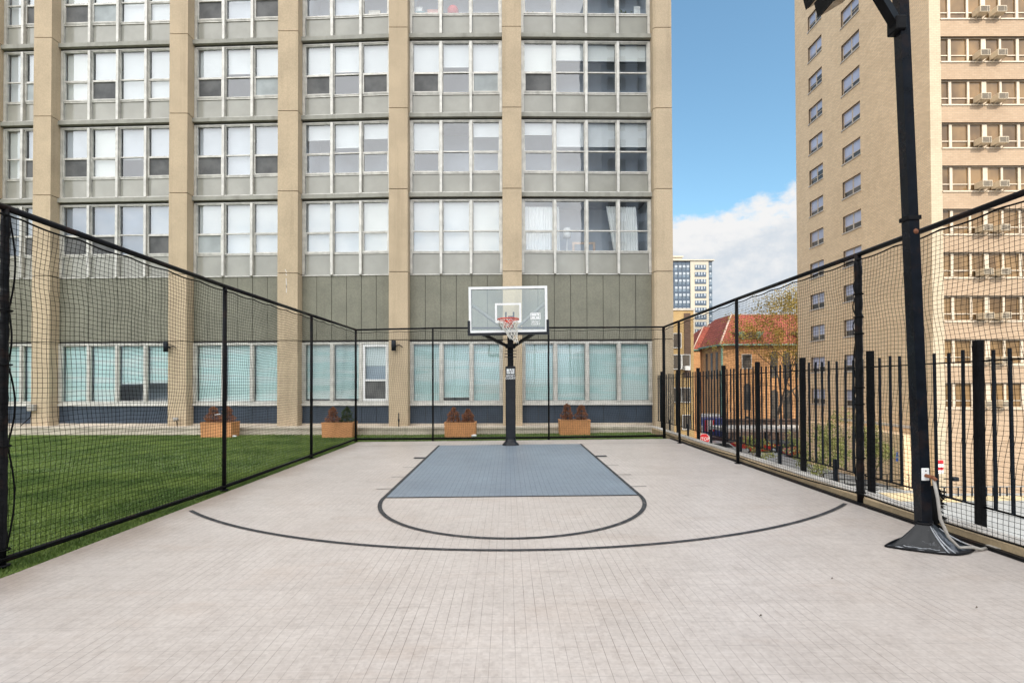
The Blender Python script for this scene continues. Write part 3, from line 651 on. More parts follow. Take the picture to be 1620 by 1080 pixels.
def leaf_cloud(b, pts_r, n, size, rnd, flat=.0, mi=0):
    vs = []; fs = []
    for i in range(n):
        p = pts_r(); a = Vector((rnd.gauss(0,1),rnd.gauss(0,1),rnd.gauss(0,1)*(1-flat))).normalized(); c = a.cross(Vector((rnd.gauss(0,1),rnd.gauss(0,1),rnd.gauss(0,1)))).normalized()
        s_ = size*rnd.uniform(.6,1.4); k = len(vs); vs.extend([p-a*s_, p+c*s_*.4, p+a*s_, p-c*s_*.4]); fs.append((k,k+1,k+2,k+3))
    b.add(vs, fs, mi)
for s, lb in ((.38,'leafy green houseplant inside the top window of the right bay'),(3.55,'green houseplant behind the paper globe in the top right window')):
    x, y, _ = fr5(s, -.45, 0); pt = thing('houseplant', (x,y,zs4), lb, 'plant', 'houseplants in the top window row')
    b = MB(); b.tube([(x,y,zs4),(x,y,zs4+.14)], [.07,.09], 14); b.build('pot', M['c_white'], pt)
    b = MB(); rn = random.Random(int(s*10)); leaf_cloud(b, lambda: Vector((x+rn.gauss(0,.11), y+rn.gauss(0,.08), zs4+.3+rn.gauss(0,.1))), 60, .07, rn); b.build('foliage', M['bush_leaf'], pt)

# wall lamps, electrical boxes
for i, (px, lb) in enumerate(((272,'dark cylinder wall lamp on the second tan pier from the left'),(627,'dark cylinder wall lamp on the tan pier beside the white framed window'))):
    xw = at(px, 547, 16.6 if i else 16.9).x; Yp = facY(xw); wl = thing('wall_lamp', (xw,Yp,2.8), lb, 'lamp', 'wall lamps on the piers')
    b = MB(); x = xw-.0; b.tube([(x-.03,Yp-.16,2.64),(x-.03,Yp-.16,2.97)], .075, 16); b.build('lamp_body', M['iron'], wl)
    b = MB(); b.bar((x-.0,Yp-.10,2.8),(x-.0,Yp-.001,2.8),.05,.05); b.tube([(x,Yp-.03,2.8),(x+.12,Yp-.02,2.84),(x+.2,Yp-.015,2.79),(x+.23,Yp-.008,2.76)], .012, 6); b.build('bracket', M['iron'], wl)
p = at(52,645,16.9); eb = thing('electrical_box', (p.x,16.95,p.z), 'grey electrical box on the leftmost tan pier above the ledge', 'electrical box')
b = MB(); b.bbox(p.x-.12,p.x+.1,16.80,16.945,p.z-.1,p.z+.12,.012); b.build('casing', M['conduit'], eb)
b = MB(); b.tube([(p.x-.05,16.9,p.z-.1),(p.x-.06,16.88,p.z-.3),(p.x-.2,16.8,p.z-.5),(p.x-.22,16.7,.2)], .015, 6); b.build('cable', M['black'], eb)
p = at(282,663,16.75); fx = thing('ground_spotlight', (p.x,16.75,p.z), 'small grey spotlight at the foot of the second tan pier', 'spotlight')
b = MB(); b.tube([(p.x-.07,16.6,p.z),(p.x+.06,16.68,p.z+.02)], [.075,.05], 12); b.build('head', M['conduit'], fx); b = MB(); b.tube([(p.x,16.66,p.z),(p.x,16.70,.175)], .015, 6); b.build('stem', M['black'], fx)
p = at(631,662,16.35); b = MB(); b.tube([(p.x,16.33,.18),(p.x,16.33,.62)], .018, 8); b.tube([(p.x,16.33,.35),(p.x,16.33,.42)], .03, 8); b.build('standpipe', M['iron'], label='thin dark standpipe on the ledge by the pier under the wall lamp', cat='pipe')

# ================================================================== net fences
def wob(a, z, k):   # slow billow of the netting
    return .035*math.sin(a*1.3+k)*math.sin(z*1.0+.3) + .022*math.sin(a*2.9+1.7*k+z*.9) + .010*math.sin(a*6.1+z*2.2+k)
def net_fence(name, label, posts, tops, zbot, seed, nrm_sign, cord=.0023, lashed=(), lash_k=1.25, rail_r=.031, bottom='pipe', post_r=.031, sag=.0):
    """posts: plan points; tops: z of the top rail at each post"""
    root = thing(name, (posts[0][0], posts[0][1], 0), label, 'net fence')
    P = [Vector(p) for p in posts]; seg = [(P[i+1]-P[i]).length for i in range(len(P)-1)]; cum = [0]
    for s_ in seg: cum.append(cum[-1]+s_)
    def at_s(s_):
        for i in range(len(seg)):
            if s_ <= cum[i+1] or i == len(seg)-1:
                t = (s_-cum[i])/seg[i]; p = P[i].lerp(P[i+1], t); d = (P[i+1]-P[i]).normalized()
                return p, Vector((d.y,-d.x)), tops[i]+(tops[i+1]-tops[i])*t, t*seg[i], seg[i]
    for i, p in enumerate(P):
        b = MB(); zb = TILT*p.x; r = post_r*(lash_k if i in lashed else 1)
        b.tube([(p.x,p.y,zb-.02),(p.x,p.y,tops[i])], r, 12); b.tube([(p.x,p.y,zb),(p.x,p.y,zb+.012)], r*2.0, 12)
        if i in lashed:
            rn = random.Random(seed+i); pts = []; rr = []
            for k in range(60):
                z = zb+.12+(tops[i]-zb-.2)*k/59; pts.append((p.x+rn.uniform(-.004,.004), p.y+rn.uniform(-.004,.004), z)); rr.append(r*(1.04+.16*abs(math.sin(k*.75))))
            b.tube(pts, rr, 10)
        b.build('post', M['rail_black'], root)
    b = MB(); pts = [(p.x,p.y,z) for p,z in zip(P,tops)]
    for q0, q1 in zip(pts, pts[1:]): b.tube([q0, q1], rail_r, 10)
    b.build('top_rail', M['rail_black'], root)
    tot = cum[-1]; pitch = .051
    def net_pt(s_, v):    # v 0 bottom .. 1 top
        p, nv, zt, loc, sl = at_s(min(max(s_,0),tot)); edge = min(1, loc/.5, (sl-loc)/.5)
        z0 = zbot + TILT*p.x - sag*4*(loc/sl)*(1-loc/sl); z1 = zt-.075-.022*abs(math.sin(loc*PI/.62))
        z = z0+(z1-z0)*v; vv = min(1, v*6, (1-v)*6)
        off = wob(s_, z, seed)*nrm_sign*(.35+.65*edge)*vv
        ds = (.035*math.sin(z*2.1+s_*.8+seed)+.02*math.sin(z*4.3+s_*2+seed*2)+.01*math.sin(z*9+s_*3))*vv*(.3+.7*edge)
        ss = min(max(s_+ds,0),tot); p2, nv2, _, _, _ = at_s(ss)
        dz = .012*math.sin(s_*2.3+seed)*vv
        return Vector((p2.x+nv2.x*(off+.03*nrm_sign), p2.y+nv2.y*(off+.03*nrm_sign), z+dz))
    vs = []; fs = []
    def cordline(pts, r):
        k0 = len(vs); m_ = len(pts)
        for i, p in enumerate(pts):
            t = (pts[min(i+1,m_-1)]-pts[max(i-1,0)]).normalized(); a = t.cross(Vector((.31,.52,.79))).normalized(); c = a.cross(t)
            for k in range(3):
                an = 2*PI*k/3; vs.append(p+(a*math.cos(an)+c*math.sin(an))*r)
        for i in range(m_-1):
            for k in range(3): fs.append((k0+i*3+k, k0+i*3+(k+1)%3, k0+i*3+3+(k+1)%3, k0+i*3+3+k))
    nv_ = int(tot/pitch); H = max(tops)-zbot; nh = int(H/pitch)
    for i in range(nv_+1): cordline([net_pt(i*pitch, j/22) for j in range(23)], cord)
    st = int(tot/.2)
    for j in range(nh+1): cordline([net_pt(tot*i/st, j/nh) for i in range(st+1)], cord)
    b = MB(); b.add(vs, fs, 0, True); b.build('net', M['net'], root, fixn=False)
    b = MB(); st = int(tot/.06); b.tube([net_pt(tot*i/st, 1.0)+Vector((0,0,.004)) for i in range(st+1)], .009, 6); b.tube([net_pt(tot*i/st, 0.0) for i in range(st+1)], .010, 6); b.build('border_rope', M['net'], root)
    if bottom == 'pipe':
        b = MB()
        for i in range(len(P)-1): b.tube([(P[i].x,P[i].y,TILT*P[i].x+.055),(P[i+1].x,P[i+1].y,TILT*P[i+1].x+.055)], .03, 8)
        b.build('bottom_rail', M['rail_black'], root)
    # lacing rope looping round the posts that carry the net
    for i in lashed:
        b = MB(); p = P[i]; rn = random.Random(seed*3+i); z = TILT*p.x+.15; d = (P[min(i+1,len(P)-1)]-P[max(0,i-1)]).normalized()
        while z < tops[i]-.3:
            hgt = min(rn.choice((.22,.3,.45,.7) if lash_k > 1 else (.5,.75,.95)), tops[i]-.08-z); bul = rn.uniform(.03,.075); pts = []
            for k in range(13):
                t = k/12; pts.append((p.x+d.x*(-.036-bul*math.sin(PI*t)), p.y+d.y*(-.036-bul*math.sin(PI*t)), z+hgt*t))
            b.tube(pts, .0075, 6); b.tube([(p.x+.055*math.cos(a),p.y+.055*math.sin(a),z) for a in [2*PI*k/10 for k in range(11)]], .008, 5); z += hgt
        b.build('lacing_rope', M['net'], root)
    return root
net_fence('net_fence', 'black net fence along the green lawn on the left of the court', [(-4.28,14.2),(-4.33,11.12),(-4.41,7.85),(-4.65,4.65),(-4.85,1.4)], [3.10,3.11,3.14,3.27,3.38], .07, 1.0, -1, lashed=(3,), lash_k=.95)
net_fence('net_fence', 'low black net fence across the far end of the court, behind the hoop', [(-4.28,14.22),(-2.1,14.16),(1.15,14.12),(4.41,14.27)], [3.10,3.135,3.135,3.16], .07, 2.3, 1, post_r=.025, rail_r=.026)
net_fence('net_fence', 'black net fence on the right of the court beside the iron railing', [(4.44,14.27),(4.42,12.98),(4.47,9.81),(4.60,6.59),(4.72,3.35),(4.8,1.2)], [3.16,3.17,3.23,3.29,3.37,3.43], .14, 3.9, 1, lashed=(3,), bottom='rope', sag=.03)
# ------------------------------------------------------------------ iron railing
rail = thing('iron_railing', (4.9,10,0), 'black iron picket railing with square posts on the stone kerb', 'railing')
py_ = [17.2,16.1,14.6,13.03,11.48,9.93,8.41,6.84,5.27,3.70,2.13]; X = 4.925
def rz(y, px_top): return px_top
rn = random.Random(5)
for i, y in enumerate(py_):
    zt = 1.92+.012*(17.2-y); b = MB(); b.bbox(X-.036,X+.036,y-.036,y+.036,.06 if i > 6 else .05,zt,.006); b.build('post', M['black'], rail)
for i in range(len(py_)-1):
    y0, y1 = py_[i], py_[i+1]; np_ = 8 if y0-y1 > 1.3 else 5
    for k in range(1, np_+1):
        y = y0+(y1-y0)*k/(np_+1)+rn.uniform(-.008,.008); zt = 1.82+.012*(17.2-y)+rn.uniform(-.012,.012); tl = rn.uniform(-.02,.02) if rn.random() < .8 else rn.uniform(-.05,.05); zb = .33
        b = MB(); b.bar((X,y,zb),(X,y+tl,zt),.022,.024,up=(1,0,0)); b.build('picket', M['iron'], rail)
    b = MB(); b.tube([(X,y0-.05,.335),(X,y1+.05,.335)], .011, 6); b.build('rail', M['black'], rail); b = MB(); b.tube([(X,y0-.05,1.70+.012*(17.2-y0)),(X,y1+.05,1.70+.012*(17.2-y1))], .009, 6); b.build('rail', M['black'], rail)
    ym = y0+(y1-y0)*.52; b = MB(); b.box(X-.022,X+.022,ym-.025,ym+.025,.10,.46); b.build('short_leg', M['iron'], rail)

# ================================================================== basketball hoop
hp = thing('basketball_hoop', (.07,12.95,0), 'basketball hoop with clear backboard, red rim and padded black pole', 'basketball hoop')
HX, HY = .075, 13.0
b = MB(); b.bbox(HX-.075,HX+.075,HY-.075,HY+.075,.0,2.95,.008); b.build('pole', M['black'], hp)
b = MB(); b.bbox(HX-.128,HX+.128,HY-.13,HY+.13,.16,2.03,.022)
pad = b.build('pole_pad', M['pad'], hp)
b = MB()
lv = [(.0,.215),(.02,.21),(.06,.165),(.10,.14),(.16,.132),(.17,.12)]
vs = []; n = 24
for h, r in lv:
    for k in range(n):
        a = 2*PI*k/n; q = .55; cx_, sy_ = math.cos(a), math.sin(a); rr = r*(1+.10*(abs(math.sin(2*a)))); vs.append((HX+cx_*rr, HY+sy_*rr, h))
fs = [(j*n+k, j*n+(k+1)%n, (j+1)*n+(k+1)%n, (j+1)*n+k) for j in range(len(lv)-1) for k in range(n)]
b.add(vs, fs, 0, True); b.build('base_boot', M['pad'], hp)
BY = 11.72; bx, bz0, bz1 = .022, 2.77, 3.845; BW = .915; br = .0145  # backboard, rolled a little
def bf(s_, d, z): return (bx+s_+(z-bz0)*-.010, BY-d, z+s_*br)
b = MB(); b.frame(-BW, BW, bz0, bz1, .058, -.02, .03, 0, bf); bbd = b.build('backboard', M['white'], hp)
b = MB(); b.add([bf(-BW+.057,.0,bz0+.057),bf(BW-.057,.0,bz0+.057),bf(BW-.057,.0,bz1-.057),bf(-BW+.057,.0,bz1-.057)], [(0,1,2,3)]); b.build('glass', M['glass_b'], bbd, fixn=False)
b = MB(); b.frame(-.305, .305, bz0+.235, bz0+.235+.455, .046, .002, .006, 0, bf); b.build('target_square', M['white'], bbd)
b = MB(); b.frame(-BW+.055, BW-.055, bz0+.055, bz1-.055, .012, -.012, .012, 0, bf); b.build('glass_gasket', plain('grey gasket', (.25,.28,.28), .6), bbd)
b = MB(); b.bbox(-BW-.03, BW+.03, -.03, .045, bz0-.058, bz0+.006, .008, 0, bf)
for s_ in (-1, 1): x0, x1 = (-BW-.032, -BW+.028) if s_ < 0 else (BW-.028, BW+.032); b.bbox(x0, x1, -.032, .047, bz0+.007, bz0+.29, .008, 0, bf)
b.build('edge_pad', M['pad'], bbd)
def text_mesh(name, body, size, loc, m, parent, width=None, sx=1.0, bold=.0):
    cu = bpy.data.curves.new(name, 'FONT'); cu.body = body; cu.size = size; cu.align_x = 'CENTER'; cu.align_y = 'CENTER'; cu.extrude = .0012; cu.offset = bold; cu.space_line = .82; cu.space_character = 1.05
    o = bpy.data.objects.new(name, cu); COL.objects.link(o); bpy.context.view_layer.update()
    me = bpy.data.meshes.new_from_object(o.evaluated_get(bpy.context.evaluated_depsgraph_get())); bpy.data.objects.remove(o)
    off = root_loc(parent)
    for v in me.vertices: x, y, z = v.co; v.co = Vector((loc[0]+x*sx-off.x, loc[1]-z-off.y, loc[2]+y-off.z))
    me.materials.clear(); me.materials.append(m); o = bpy.data.objects.new(name, me); COL.objects.link(o); o.parent = parent; return o
text_mesh('lettering', 'SPORT\nCOURT', .073, (HX,HY-.132,1.745), M['white'], pad, sx=1.0, bold=.0016)
def emblem(b, x, y, z, w_, h_, mi=0):   # white rectangle emblem cut by dark curved court lines: white cells only
    g = .09
    cells = [(0,0,.47,.30),(.53,0,1,.30),(0,.37,.30,1),(.36,.37,.47,.62),(.36,.70,.62,1),(.53,.37,.68,.63),(.74,.37,1,.66),(.70,.74,1,1)]
    for x0,z0,x1,z1 in cells: b.box(x-w_/2+x0*w_, x-w_/2+x1*w_, y-.003, y, z-h_/2+z0*h_, z-h_/2+z1*h_, mi)
b = MB(); emblem(b, HX, HY-.1315, 1.895, .20, .125); b.build('emblem', M['white'], pad)
b = MB(); w_, h_ = .235, .155; zc = bz0+.375; xc = .635
b.frame(xc-w_/2, xc+w_/2, zc-h_/2, zc+h_/2, .016, .002, .005, 0, bf)
for k, (x0,x1,z0,z1) in enumerate(((.12,.46,.14,.44),(.54,.88,.14,.44),(.12,.62,.54,.86),(.68,.88,.54,.86))): b.box(xc-w_/2+x0*w_, xc-w_/2+x1*w_, .002, .005, zc-h_/2+z0*h_, zc-h_/2+z1*h_, 0, bf)
b.build('emblem', M['white'], bbd)
text_mesh('lettering', 'SPORT\nCOURT', .062, (bx+xc,BY-.004,bz0+.215+xc*br), M['white'], bbd, bold=.001)
# arms
J = Vector((HX,HY-.05,2.545))
b = MB(); b.bbox(HX-.13,HX+.13,HY-.16,HY+.10,2.49,2.60,.012); b.build('collar', M['black'], hp)
for s_ in (-1,1):
    b = MB(); b.bar((HX+s_*.10,HY-.1,2.55), bf(s_*.60,-.05,bz0-.02), .06,.065); b.build('support_arm', M['black'], hp)
    b = MB(); b.bar((HX+s_*.07,HY-.05,2.93), bf(s_*.86,-.05,bz0+.68), .05,.06); b.build('back_strut', M['conduit'], hp)  # pale grey stands in for the glass reflection over the dark struts
    b = MB(); b.bar((HX+s_*.135,HY-.11,2.2),(HX+s_*.135,HY-.11,2.5),.035,.04)
    b.bar((HX+s_*.115,HY-.11,2.2),(HX+s_*.115,HY-.11,2.235),.045,.05); b.build('lift_arm', M['black'], hp)
b = MB()
for z in (2.26,2.34,2.42): b.tube([(HX-.15,HY-.11,z),(HX+.15,HY-.11,z)], .009, 6)
b.build('lift_pin', M['iron'], hp)
b = MB(); b.bar((HX,HY-.02,2.90),(HX,BY+.05,3.12),.12,.10); b.bar((HX-.11,BY+.06,2.86),(HX-.11,BY+.06,3.26),.04,.04,up=(1,0,0)); b.bar((HX+.07,BY+.06,2.86),(HX+.07,BY+.06,3.26),.04,.04,up=(1,0,0)); b.build('top_arm', M['black'], hp)
rc = Vector((.015, BY-.40, bz0+.268)); RR = .238
b = MB(); b.tube([(rc.x+RR*math.cos(a), rc.y+RR*math.sin(a), rc.z+RR*math.cos(a)*br) for a in [2*PI*i/40 for i in range(41)]], .0105, 8)
b.tube([(rc.x+RR*math.cos(a), rc.y+RR*math.sin(a), rc.z-.02+RR*math.cos(a)*br) for a in [2*PI*i/40 for i in range(41)]], .004, 5)
vs = []
b.hexa([(rc.x-.11,BY-.03,rc.z-.15),(rc.x+.11,BY-.03,rc.z-.15),(rc.x+.11,BY-.008,rc.z-.15),(rc.x-.11,BY-.008,rc.z-.15),(rc.x-.11,BY-.03,rc.z+.02),(rc.x+.11,BY-.03,rc.z+.02),(rc.x+.11,BY-.008,rc.z+.02),(rc.x-.11,BY-.008,rc.z+.02)])
b.hexa([(rc.x-.055,BY-.17,rc.z-.05),(rc.x+.055,BY-.17,rc.z-.05),(rc.x+.10,BY-.031,rc.z-.14),(rc.x-.10,BY-.031,rc.z-.14),(rc.x-.075,BY-.17,rc.z+.004),(rc.x+.075,BY-.17,rc.z+.004),(rc.x+.105,BY-.031,rc.z+.015),(rc.x-.105,BY-.031,rc.z+.015)])
for k in range(12):
    a = 2*PI*(k+.5)/12; b.tube([(rc.x+RR*math.cos(a+d)*(1-.02*(abs(d)<.01)), rc.y+RR*math.sin(a+d), rc.z-.012-.016*(abs(d)<.01)) for d in (-.06,0,.06)], .004, 5)
rim = b.build('rim', M['orange'], hp)
b = MB(); rows = 8; nk = 12
def npnt(k, j):
    t = j/rows; a = 2*PI*(k+.5*(j%2)+.5)/nk; r = RR*(1-.60*t**.75)+.012*math.sin(k*2.1+j); lean = .13*t**1.3
    return Vector((rc.x+lean+r*math.cos(a), rc.y+.03*t+r*math.sin(a), rc.z-.02-.47*t+.018*math.sin(k*1.7+j*1.1)+.09*t*math.cos(a)*-.6))
for j in range(rows):
    for k in range(nk):
        b.tube([npnt(k,j), npnt(k,j+1) if j%2==0 else npnt(k+1,j+1)], .0052, 5)
        b.tube([npnt(k,j), npnt(k-1,j+1) if j%2==0 else npnt(k,j+1)], .0052, 5)
b.build('net', M['cord'], rim)

# ================================================================== lamp post
lp = thing('lamp_post', (3.98,4.93,.03), 'tall black square steel lamp post leaning slightly beside the right net fence', 'lamp post')
pb = Vector((4.075,4.95,.0)); pt_ = Vector((3.90,4.95,5.65)); ld = (pt_-pb)
def pp(z): return pb+ld*(z/pt_.z)
b = MB(); b.tube([pp(0),pp(3.24)], .070, 4, smooth=False, twist=math.radians(45)); b.build('lower_pole', M['post_paint'], lp)
b = MB(); b.tube([pp(3.2),pp(5.65)], .066, 4, smooth=False, twist=math.radians(45)); b.build('upper_pole', M['post_paint'], lp)
b = MB(); b.tube([pp(3.215),pp(3.255)], .088, 4, smooth=False, twist=math.radians(45)); b.build('sleeve', M['black'], lp)
b = MB(); q = pp(3.10); b.tube([q+Vector((.012,-.047,0)), q+Vector((.012,-.051,0))], .026, 10); b.build('rust_spot', M['rust'], lp)
a0_ = pp(5.16)+Vector((-.05,0,0)); b = MB(); b.bar(a0_, (3.30,4.75,5.72), .075, .085); b.bbox(a0_.x-.05,a0_.x+.05,4.88,5.02,5.08,5.22,.01); b.build('cross_arm', M['black'], lp)
def flood(x, y, z):
    b = MB(); b.hexa([(x-.13,y-.11,z-.10),(x+.12,y-.11,z+.05),(x+.12,y+.11,z+.05),(x-.13,y+.11,z-.10),(x-.16,y-.12,z+.05),(x+.06,y-.12,z+.20),(x+.06,y+.12,z+.20),(x-.16,y+.12,z+.05)])
    f_ = b.build('floodlight', M['black'], lp)
    b = MB(); b.hexa([(x-.11,y-.09,z-.095),(x+.10,y-.09,z+.032),(x+.10,y+.09,z+.032),(x-.11,y+.09,z-.095),(x-.11,y-.09,z-.086),(x+.10,y-.09,z+.040),(x+.10,y+.09,z+.040),(x-.11,y+.09,z-.086)]); b.build('lens', M['car_glass'], f_)
    b = MB(); b.bar((x+.04,y,z+.14),(3.32,4.76,5.70),.04,.04); b.build('yoke', M['black'], f_)
flood(3.19, 4.80, 5.31); flood(3.27, 5.13, 5.63)
# rubber boot: a four sided cover draped from the pole to the tiles
C4 = [(-.40,-.03),(.055,-.285),(.40,-.10),(.10,.27)]          # corners on the floor
T4 = [(-.075,-.02),(.0,-.072),(.075,-.0),(.0,.072)]
n = 64; NL = 9; vs = []; fs = []
def cov(k, t):
    q = (k % n)/n*4; c = int(q); f_ = q-c; a, e = C4[c], C4[(c+1)%4]; a2, e2 = T4[c], T4[(c+1)%4]
    bow = 4*f_*(1-f_)
    bx_, by_ = a[0]+(e[0]-a[0])*f_, a[1]+(e[1]-a[1])*f_; tx_, ty_ = a2[0]+(e2[0]-a2[0])*f_, a2[1]+(e2[1]-a2[1])*f_
    bx_ *= 1+.10*bow; by_ *= 1+.16*bow
    u_ = t**1.05; h = .225*(1-t)**1.55+.006 - .030*bow*t*(1-t)*2 + .007*math.sin(f_*19+c*2+t*5)*t*(1-t)*3
    rg = .018*math.exp(-(min(f_,1-f_)/.035)**2)*t**.3*(1-t*.4)      # raised seams
    p = pp(.2); return (p.x+tx_+(bx_-tx_)*u_, p.y+ty_+(by_-ty_)*u_, max(.006,h)+rg)
for j_ in range(NL+1):
    for k in range(n): vs.append(cov(k, j_/NL))
for j_ in range(NL):
    for k in range(n): fs.append((j_*n+k, j_*n+(k+1)%n, (j_+1)*n+(k+1)%n, (j_+1)*n+k))
b = MB(); b.add(vs, fs, 0, True); boot = b.build('base_boot', M['rubber'], lp, tilt=True, fixn=False)
b = MB(); b.tube([(x_,y_,.012) for x_,y_,z_ in [cov(k,1) for k in range(n+1)]], .010, 6); b.build('hem', M['black'], boot, tilt=True)
b = MB(); b.tube([(x_*1.0,y_,z_+.008) for x_,y_,z_ in [cov(k,.03) for k in range(n+1)]], .012, 6); b.build('strap', M['black'], boot, tilt=True)
for k0, t0, t1 in ((15,.06,.93),(17.2,.10,.92),(32,.2,.9)):
    b = MB(); b.tube([Vector(cov(k0,t0+(t1-t0)*i/10))+Vector((0,-.002,.004)) for i in range(11)], [.004+.004*math.sin(PI*i/10) for i in range(11)], 6); b.build('worn_seam', M['worn'], boot, tilt=True)
b = MB(); b.tube([Vector(cov(2+12*i/16,.90-.02*math.sin(i)))+Vector((0,-.002,.004)) for i in range(17)], [.003+.003*abs(math.sin(i*1.3)) for i in range(17)], 6); b.build('worn_fold', M['worn'], boot, tilt=True)
b = MB(); b.tube([Vector(cov(3+10*i/16,.74+.03*math.sin(i*.9)))+Vector((0,-.001,.003)) for i in range(17)], [.002+.003*abs(math.sin(i*1.7)) for i in range(17)], 6); b.build('worn_fold', M['worn'], boot, tilt=True)
q = pp(.75); pl = at(1464,750,4.89)
b = MB(); b.bbox(pl.x-.035,pl.x+.037,4.886,4.899,pl.z-.06,pl.z+.06,.004); plate = b.build('outlet_plate', M['white'], lp)
b = MB(); b.tube([(pl.x,4.886,pl.z-.01),(pl.x+.01,4.82,pl.z-.015)], .018, 8); b.tube([(pl.x+.01,4.82,pl.z-.015),(pl.x+.03,4.80,pl.z-.04)], .017, 8); b.build('elbow', M['rust'], plate)
b = MB(); b.tube([(pl.x,4.887,pl.z+.035),(pl.x,4.882,pl.z+.035)], .006, 8); b.build('screw', M['black'], plate)
cpts = [(pl.x+.02,4.82,pl.z-.03),(pl.x+.03,4.79,pl.z-.2),(pl.x+.045,4.78,pl.z-.4),(pl.x+.10,4.76,pl.z-.56),(pl.x+.19,4.75,pl.z-.66),(pl.x+.33,4.76,.075),(pl.x+.42,4.78,.05),(pl.x+.53,4.83,.045)]
b = MB(); b.tube(cpts, .0145, 8); b.build('conduit', M['conduit'], lp)
b = MB(); x = pl.x+.55; b.bbox(x,x+.15,4.76,4.88,.034,.065,.006); b.build('junction_box', M['conduit'], label='grey junction box on the court floor at the end of the lamp post conduit', cat='junction box')
b = MB(); rn = random.Random(4); c = at(1478,800,5.05)
b.tube([(c.x,5.05,c.z-.24),(c.x-.01,5.05,c.z+.2)], .03, 8)
for i in range(150):
    z = c.z+rn.uniform(-.25,.2); a = rn.uniform(-1.4,1.4); l_ = rn.uniform(.05,.12); b.tube([(c.x,5.05,z),(c.x+l_*math.cos(a),5.05-l_*.5*math.sin(a),z-.03+rn.uniform(-.02,.02))], .004, 4)
b.build('net_bundle', M['net'], label='frayed bundle of black netting hanging behind the lamp post conduit', cat='netting')

# ================================================================== planters with shrubs
def make_planter():
    r = thing('planter', (0,0,0), '', 'planter', 'terracotta planters along the ledge')
    b = MB(); w_, d_, h_ = .475, .25, .46
    b.hexa([(-w_+.015,-d_+.01,0),(w_-.015,-d_+.01,0),(w_-.015,d_-.01,0),(-w_+.015,d_-.01,0),(-w_,-d_,h_-.03),(w_,-d_,h_-.03),(w_,d_,h_-.03),(-w_,d_,h_-.03)])
    b.frame_rim = None
    for x0,x1,y0,y1 in ((-w_-.008,w_+.008,-d_-.008,-d_+.035),(-w_-.008,w_+.008,d_-.035,d_+.008),(-w_-.008,-w_+.035,-d_+.035,d_-.035),(w_-.035,w_+.008,-d_+.035,d_-.035)): b.box(x0,x1,y0,y1,h_-.029,h_)
    b.build('box', M['terra'], r); b = MB(); b.box(-w_+.036,w_-.036,-d_+.036,d_-.036,h_-.028,h_-.018); b.build('soil', M['soil'], r); return r
def make_shrub(seed, h, w_, leaf, label):
    r = thing('potted_shrub', (0,0,0), label, 'shrub', 'shrubs in the terracotta planters'); rn = random.Random(seed)
    b = MB(); b.tube([(0,0,0),(.01,0,h*.5),(0,.01,h*.85)], [.016,.011,.004], 6)
    for i in range(26):
        z = h*rn.uniform(.08,.85); a = rn.uniform(0,2*PI); l_ = w_*.8*(1-.8*z/h); b.tube([(0,0,z),(l_*math.cos(a),l_*math.sin(a),z+.08)], [.005,.002], 4)
    b.build('stem', M['bark'], r)
    b = MB()
    def pt():
        t = rn.random()**1.15; z = h*(.04+.96*t); rad = w_*min(1, .8+1.2*t)*(1-t)**.55*1.08*math.sqrt(rn.uniform(.25,1))*(1+.18*math.sin(z*25+seed)); a = rn.uniform(0,2*PI)
        return Vector((rad*math.cos(a)+rn.gauss(0,.008), rad*math.sin(a)*.85, z))
    vs = []; fs = []
    for i in range(1300):      # needle sprigs pointing outward and up, clumped with gaps
        p = pt(); d = Vector((p.x, p.y, .06+.5*w_*rn.random())).normalized()+Vector((rn.gauss(0,.45),rn.gauss(0,.45),rn.gauss(.1,.4))); d.normalize()
        if math.sin(p.x*47+seed)+math.sin(p.y*41+seed*2)+math.sin(p.z*38+seed*3) < -1.05: continue
        c = d.cross(Vector((rn.gauss(0,1),rn.gauss(0,1),rn.gauss(0,1)))).normalized(); l_ = rn.uniform(.03,.075); k = len(vs)
        vs.extend([p, p+d*l_*.5+c*.008, p+d*l_, p+d*l_*.5-c*.008]); fs.append((k,k+1,k+2,k+3))
    b.add(vs, fs); b.build('foliage', leaf, r, fixn=False); return r
PL = [(at(341,688,15.55).x+.05,15.72,'terracotta planter with brown shrubs nearest the left lawn'),(-5.18,15.55,'terracotta planter holding one brown and one green shrub'),(-1.44,15.45,'terracotta planter with brown shrubs left of the hoop pole'),(2.07,15.72,'terracotta planter with brown shrubs right of the hoop pole')]
SHR = [('left dried brown shrub in the planter nearest the left lawn','right dried brown shrub in the planter nearest the left lawn'),('dried brown shrub next to the only green shrub','only green cone shaped shrub in the planters'),('left dried brown shrub in the planter left of the hoop pole','right dried brown shrub in the planter left of the hoop pole'),('left dried brown shrub in the planter right of the hoop pole','right dried brown shrub in the planter right of the hoop pole')]
pl0 = make_planter()
sizes = [(.46,.24),(.47,.22),(.45,.20),(.40,.20),(.43,.20),(.38,.20),(.48,.19),(.45,.19)]
for i, (x, y, lb) in enumerate(PL):
    z = -.06 if x < 0 else -.02
    o = pl0 if i == 0 else copy_tree(pl0)
    o.location = (x,y,z); o['label'] = lb
    for k, s_ in enumerate((-.22,.22)):
        green = (i == 1 and k == 1); h, w_ = sizes[i*2+k]
        sh = make_shrub(10+i*2+k, h*(1.12 if green else 1), w_, M['green_leaf'] if green else M['dry_leaf'], SHR[i][k]); sh.location = (x+s_, y, z+.44)
b = MB(); b.tube([(-1.08,15.14,.0),(-1.0,15.12,.012),(-.94,15.13,.01)], [.035,.04,.03], 8); b.build('crumpled_paper', M['white'], label='crumpled white paper on the grass by the planter left of the pole', cat='litter')
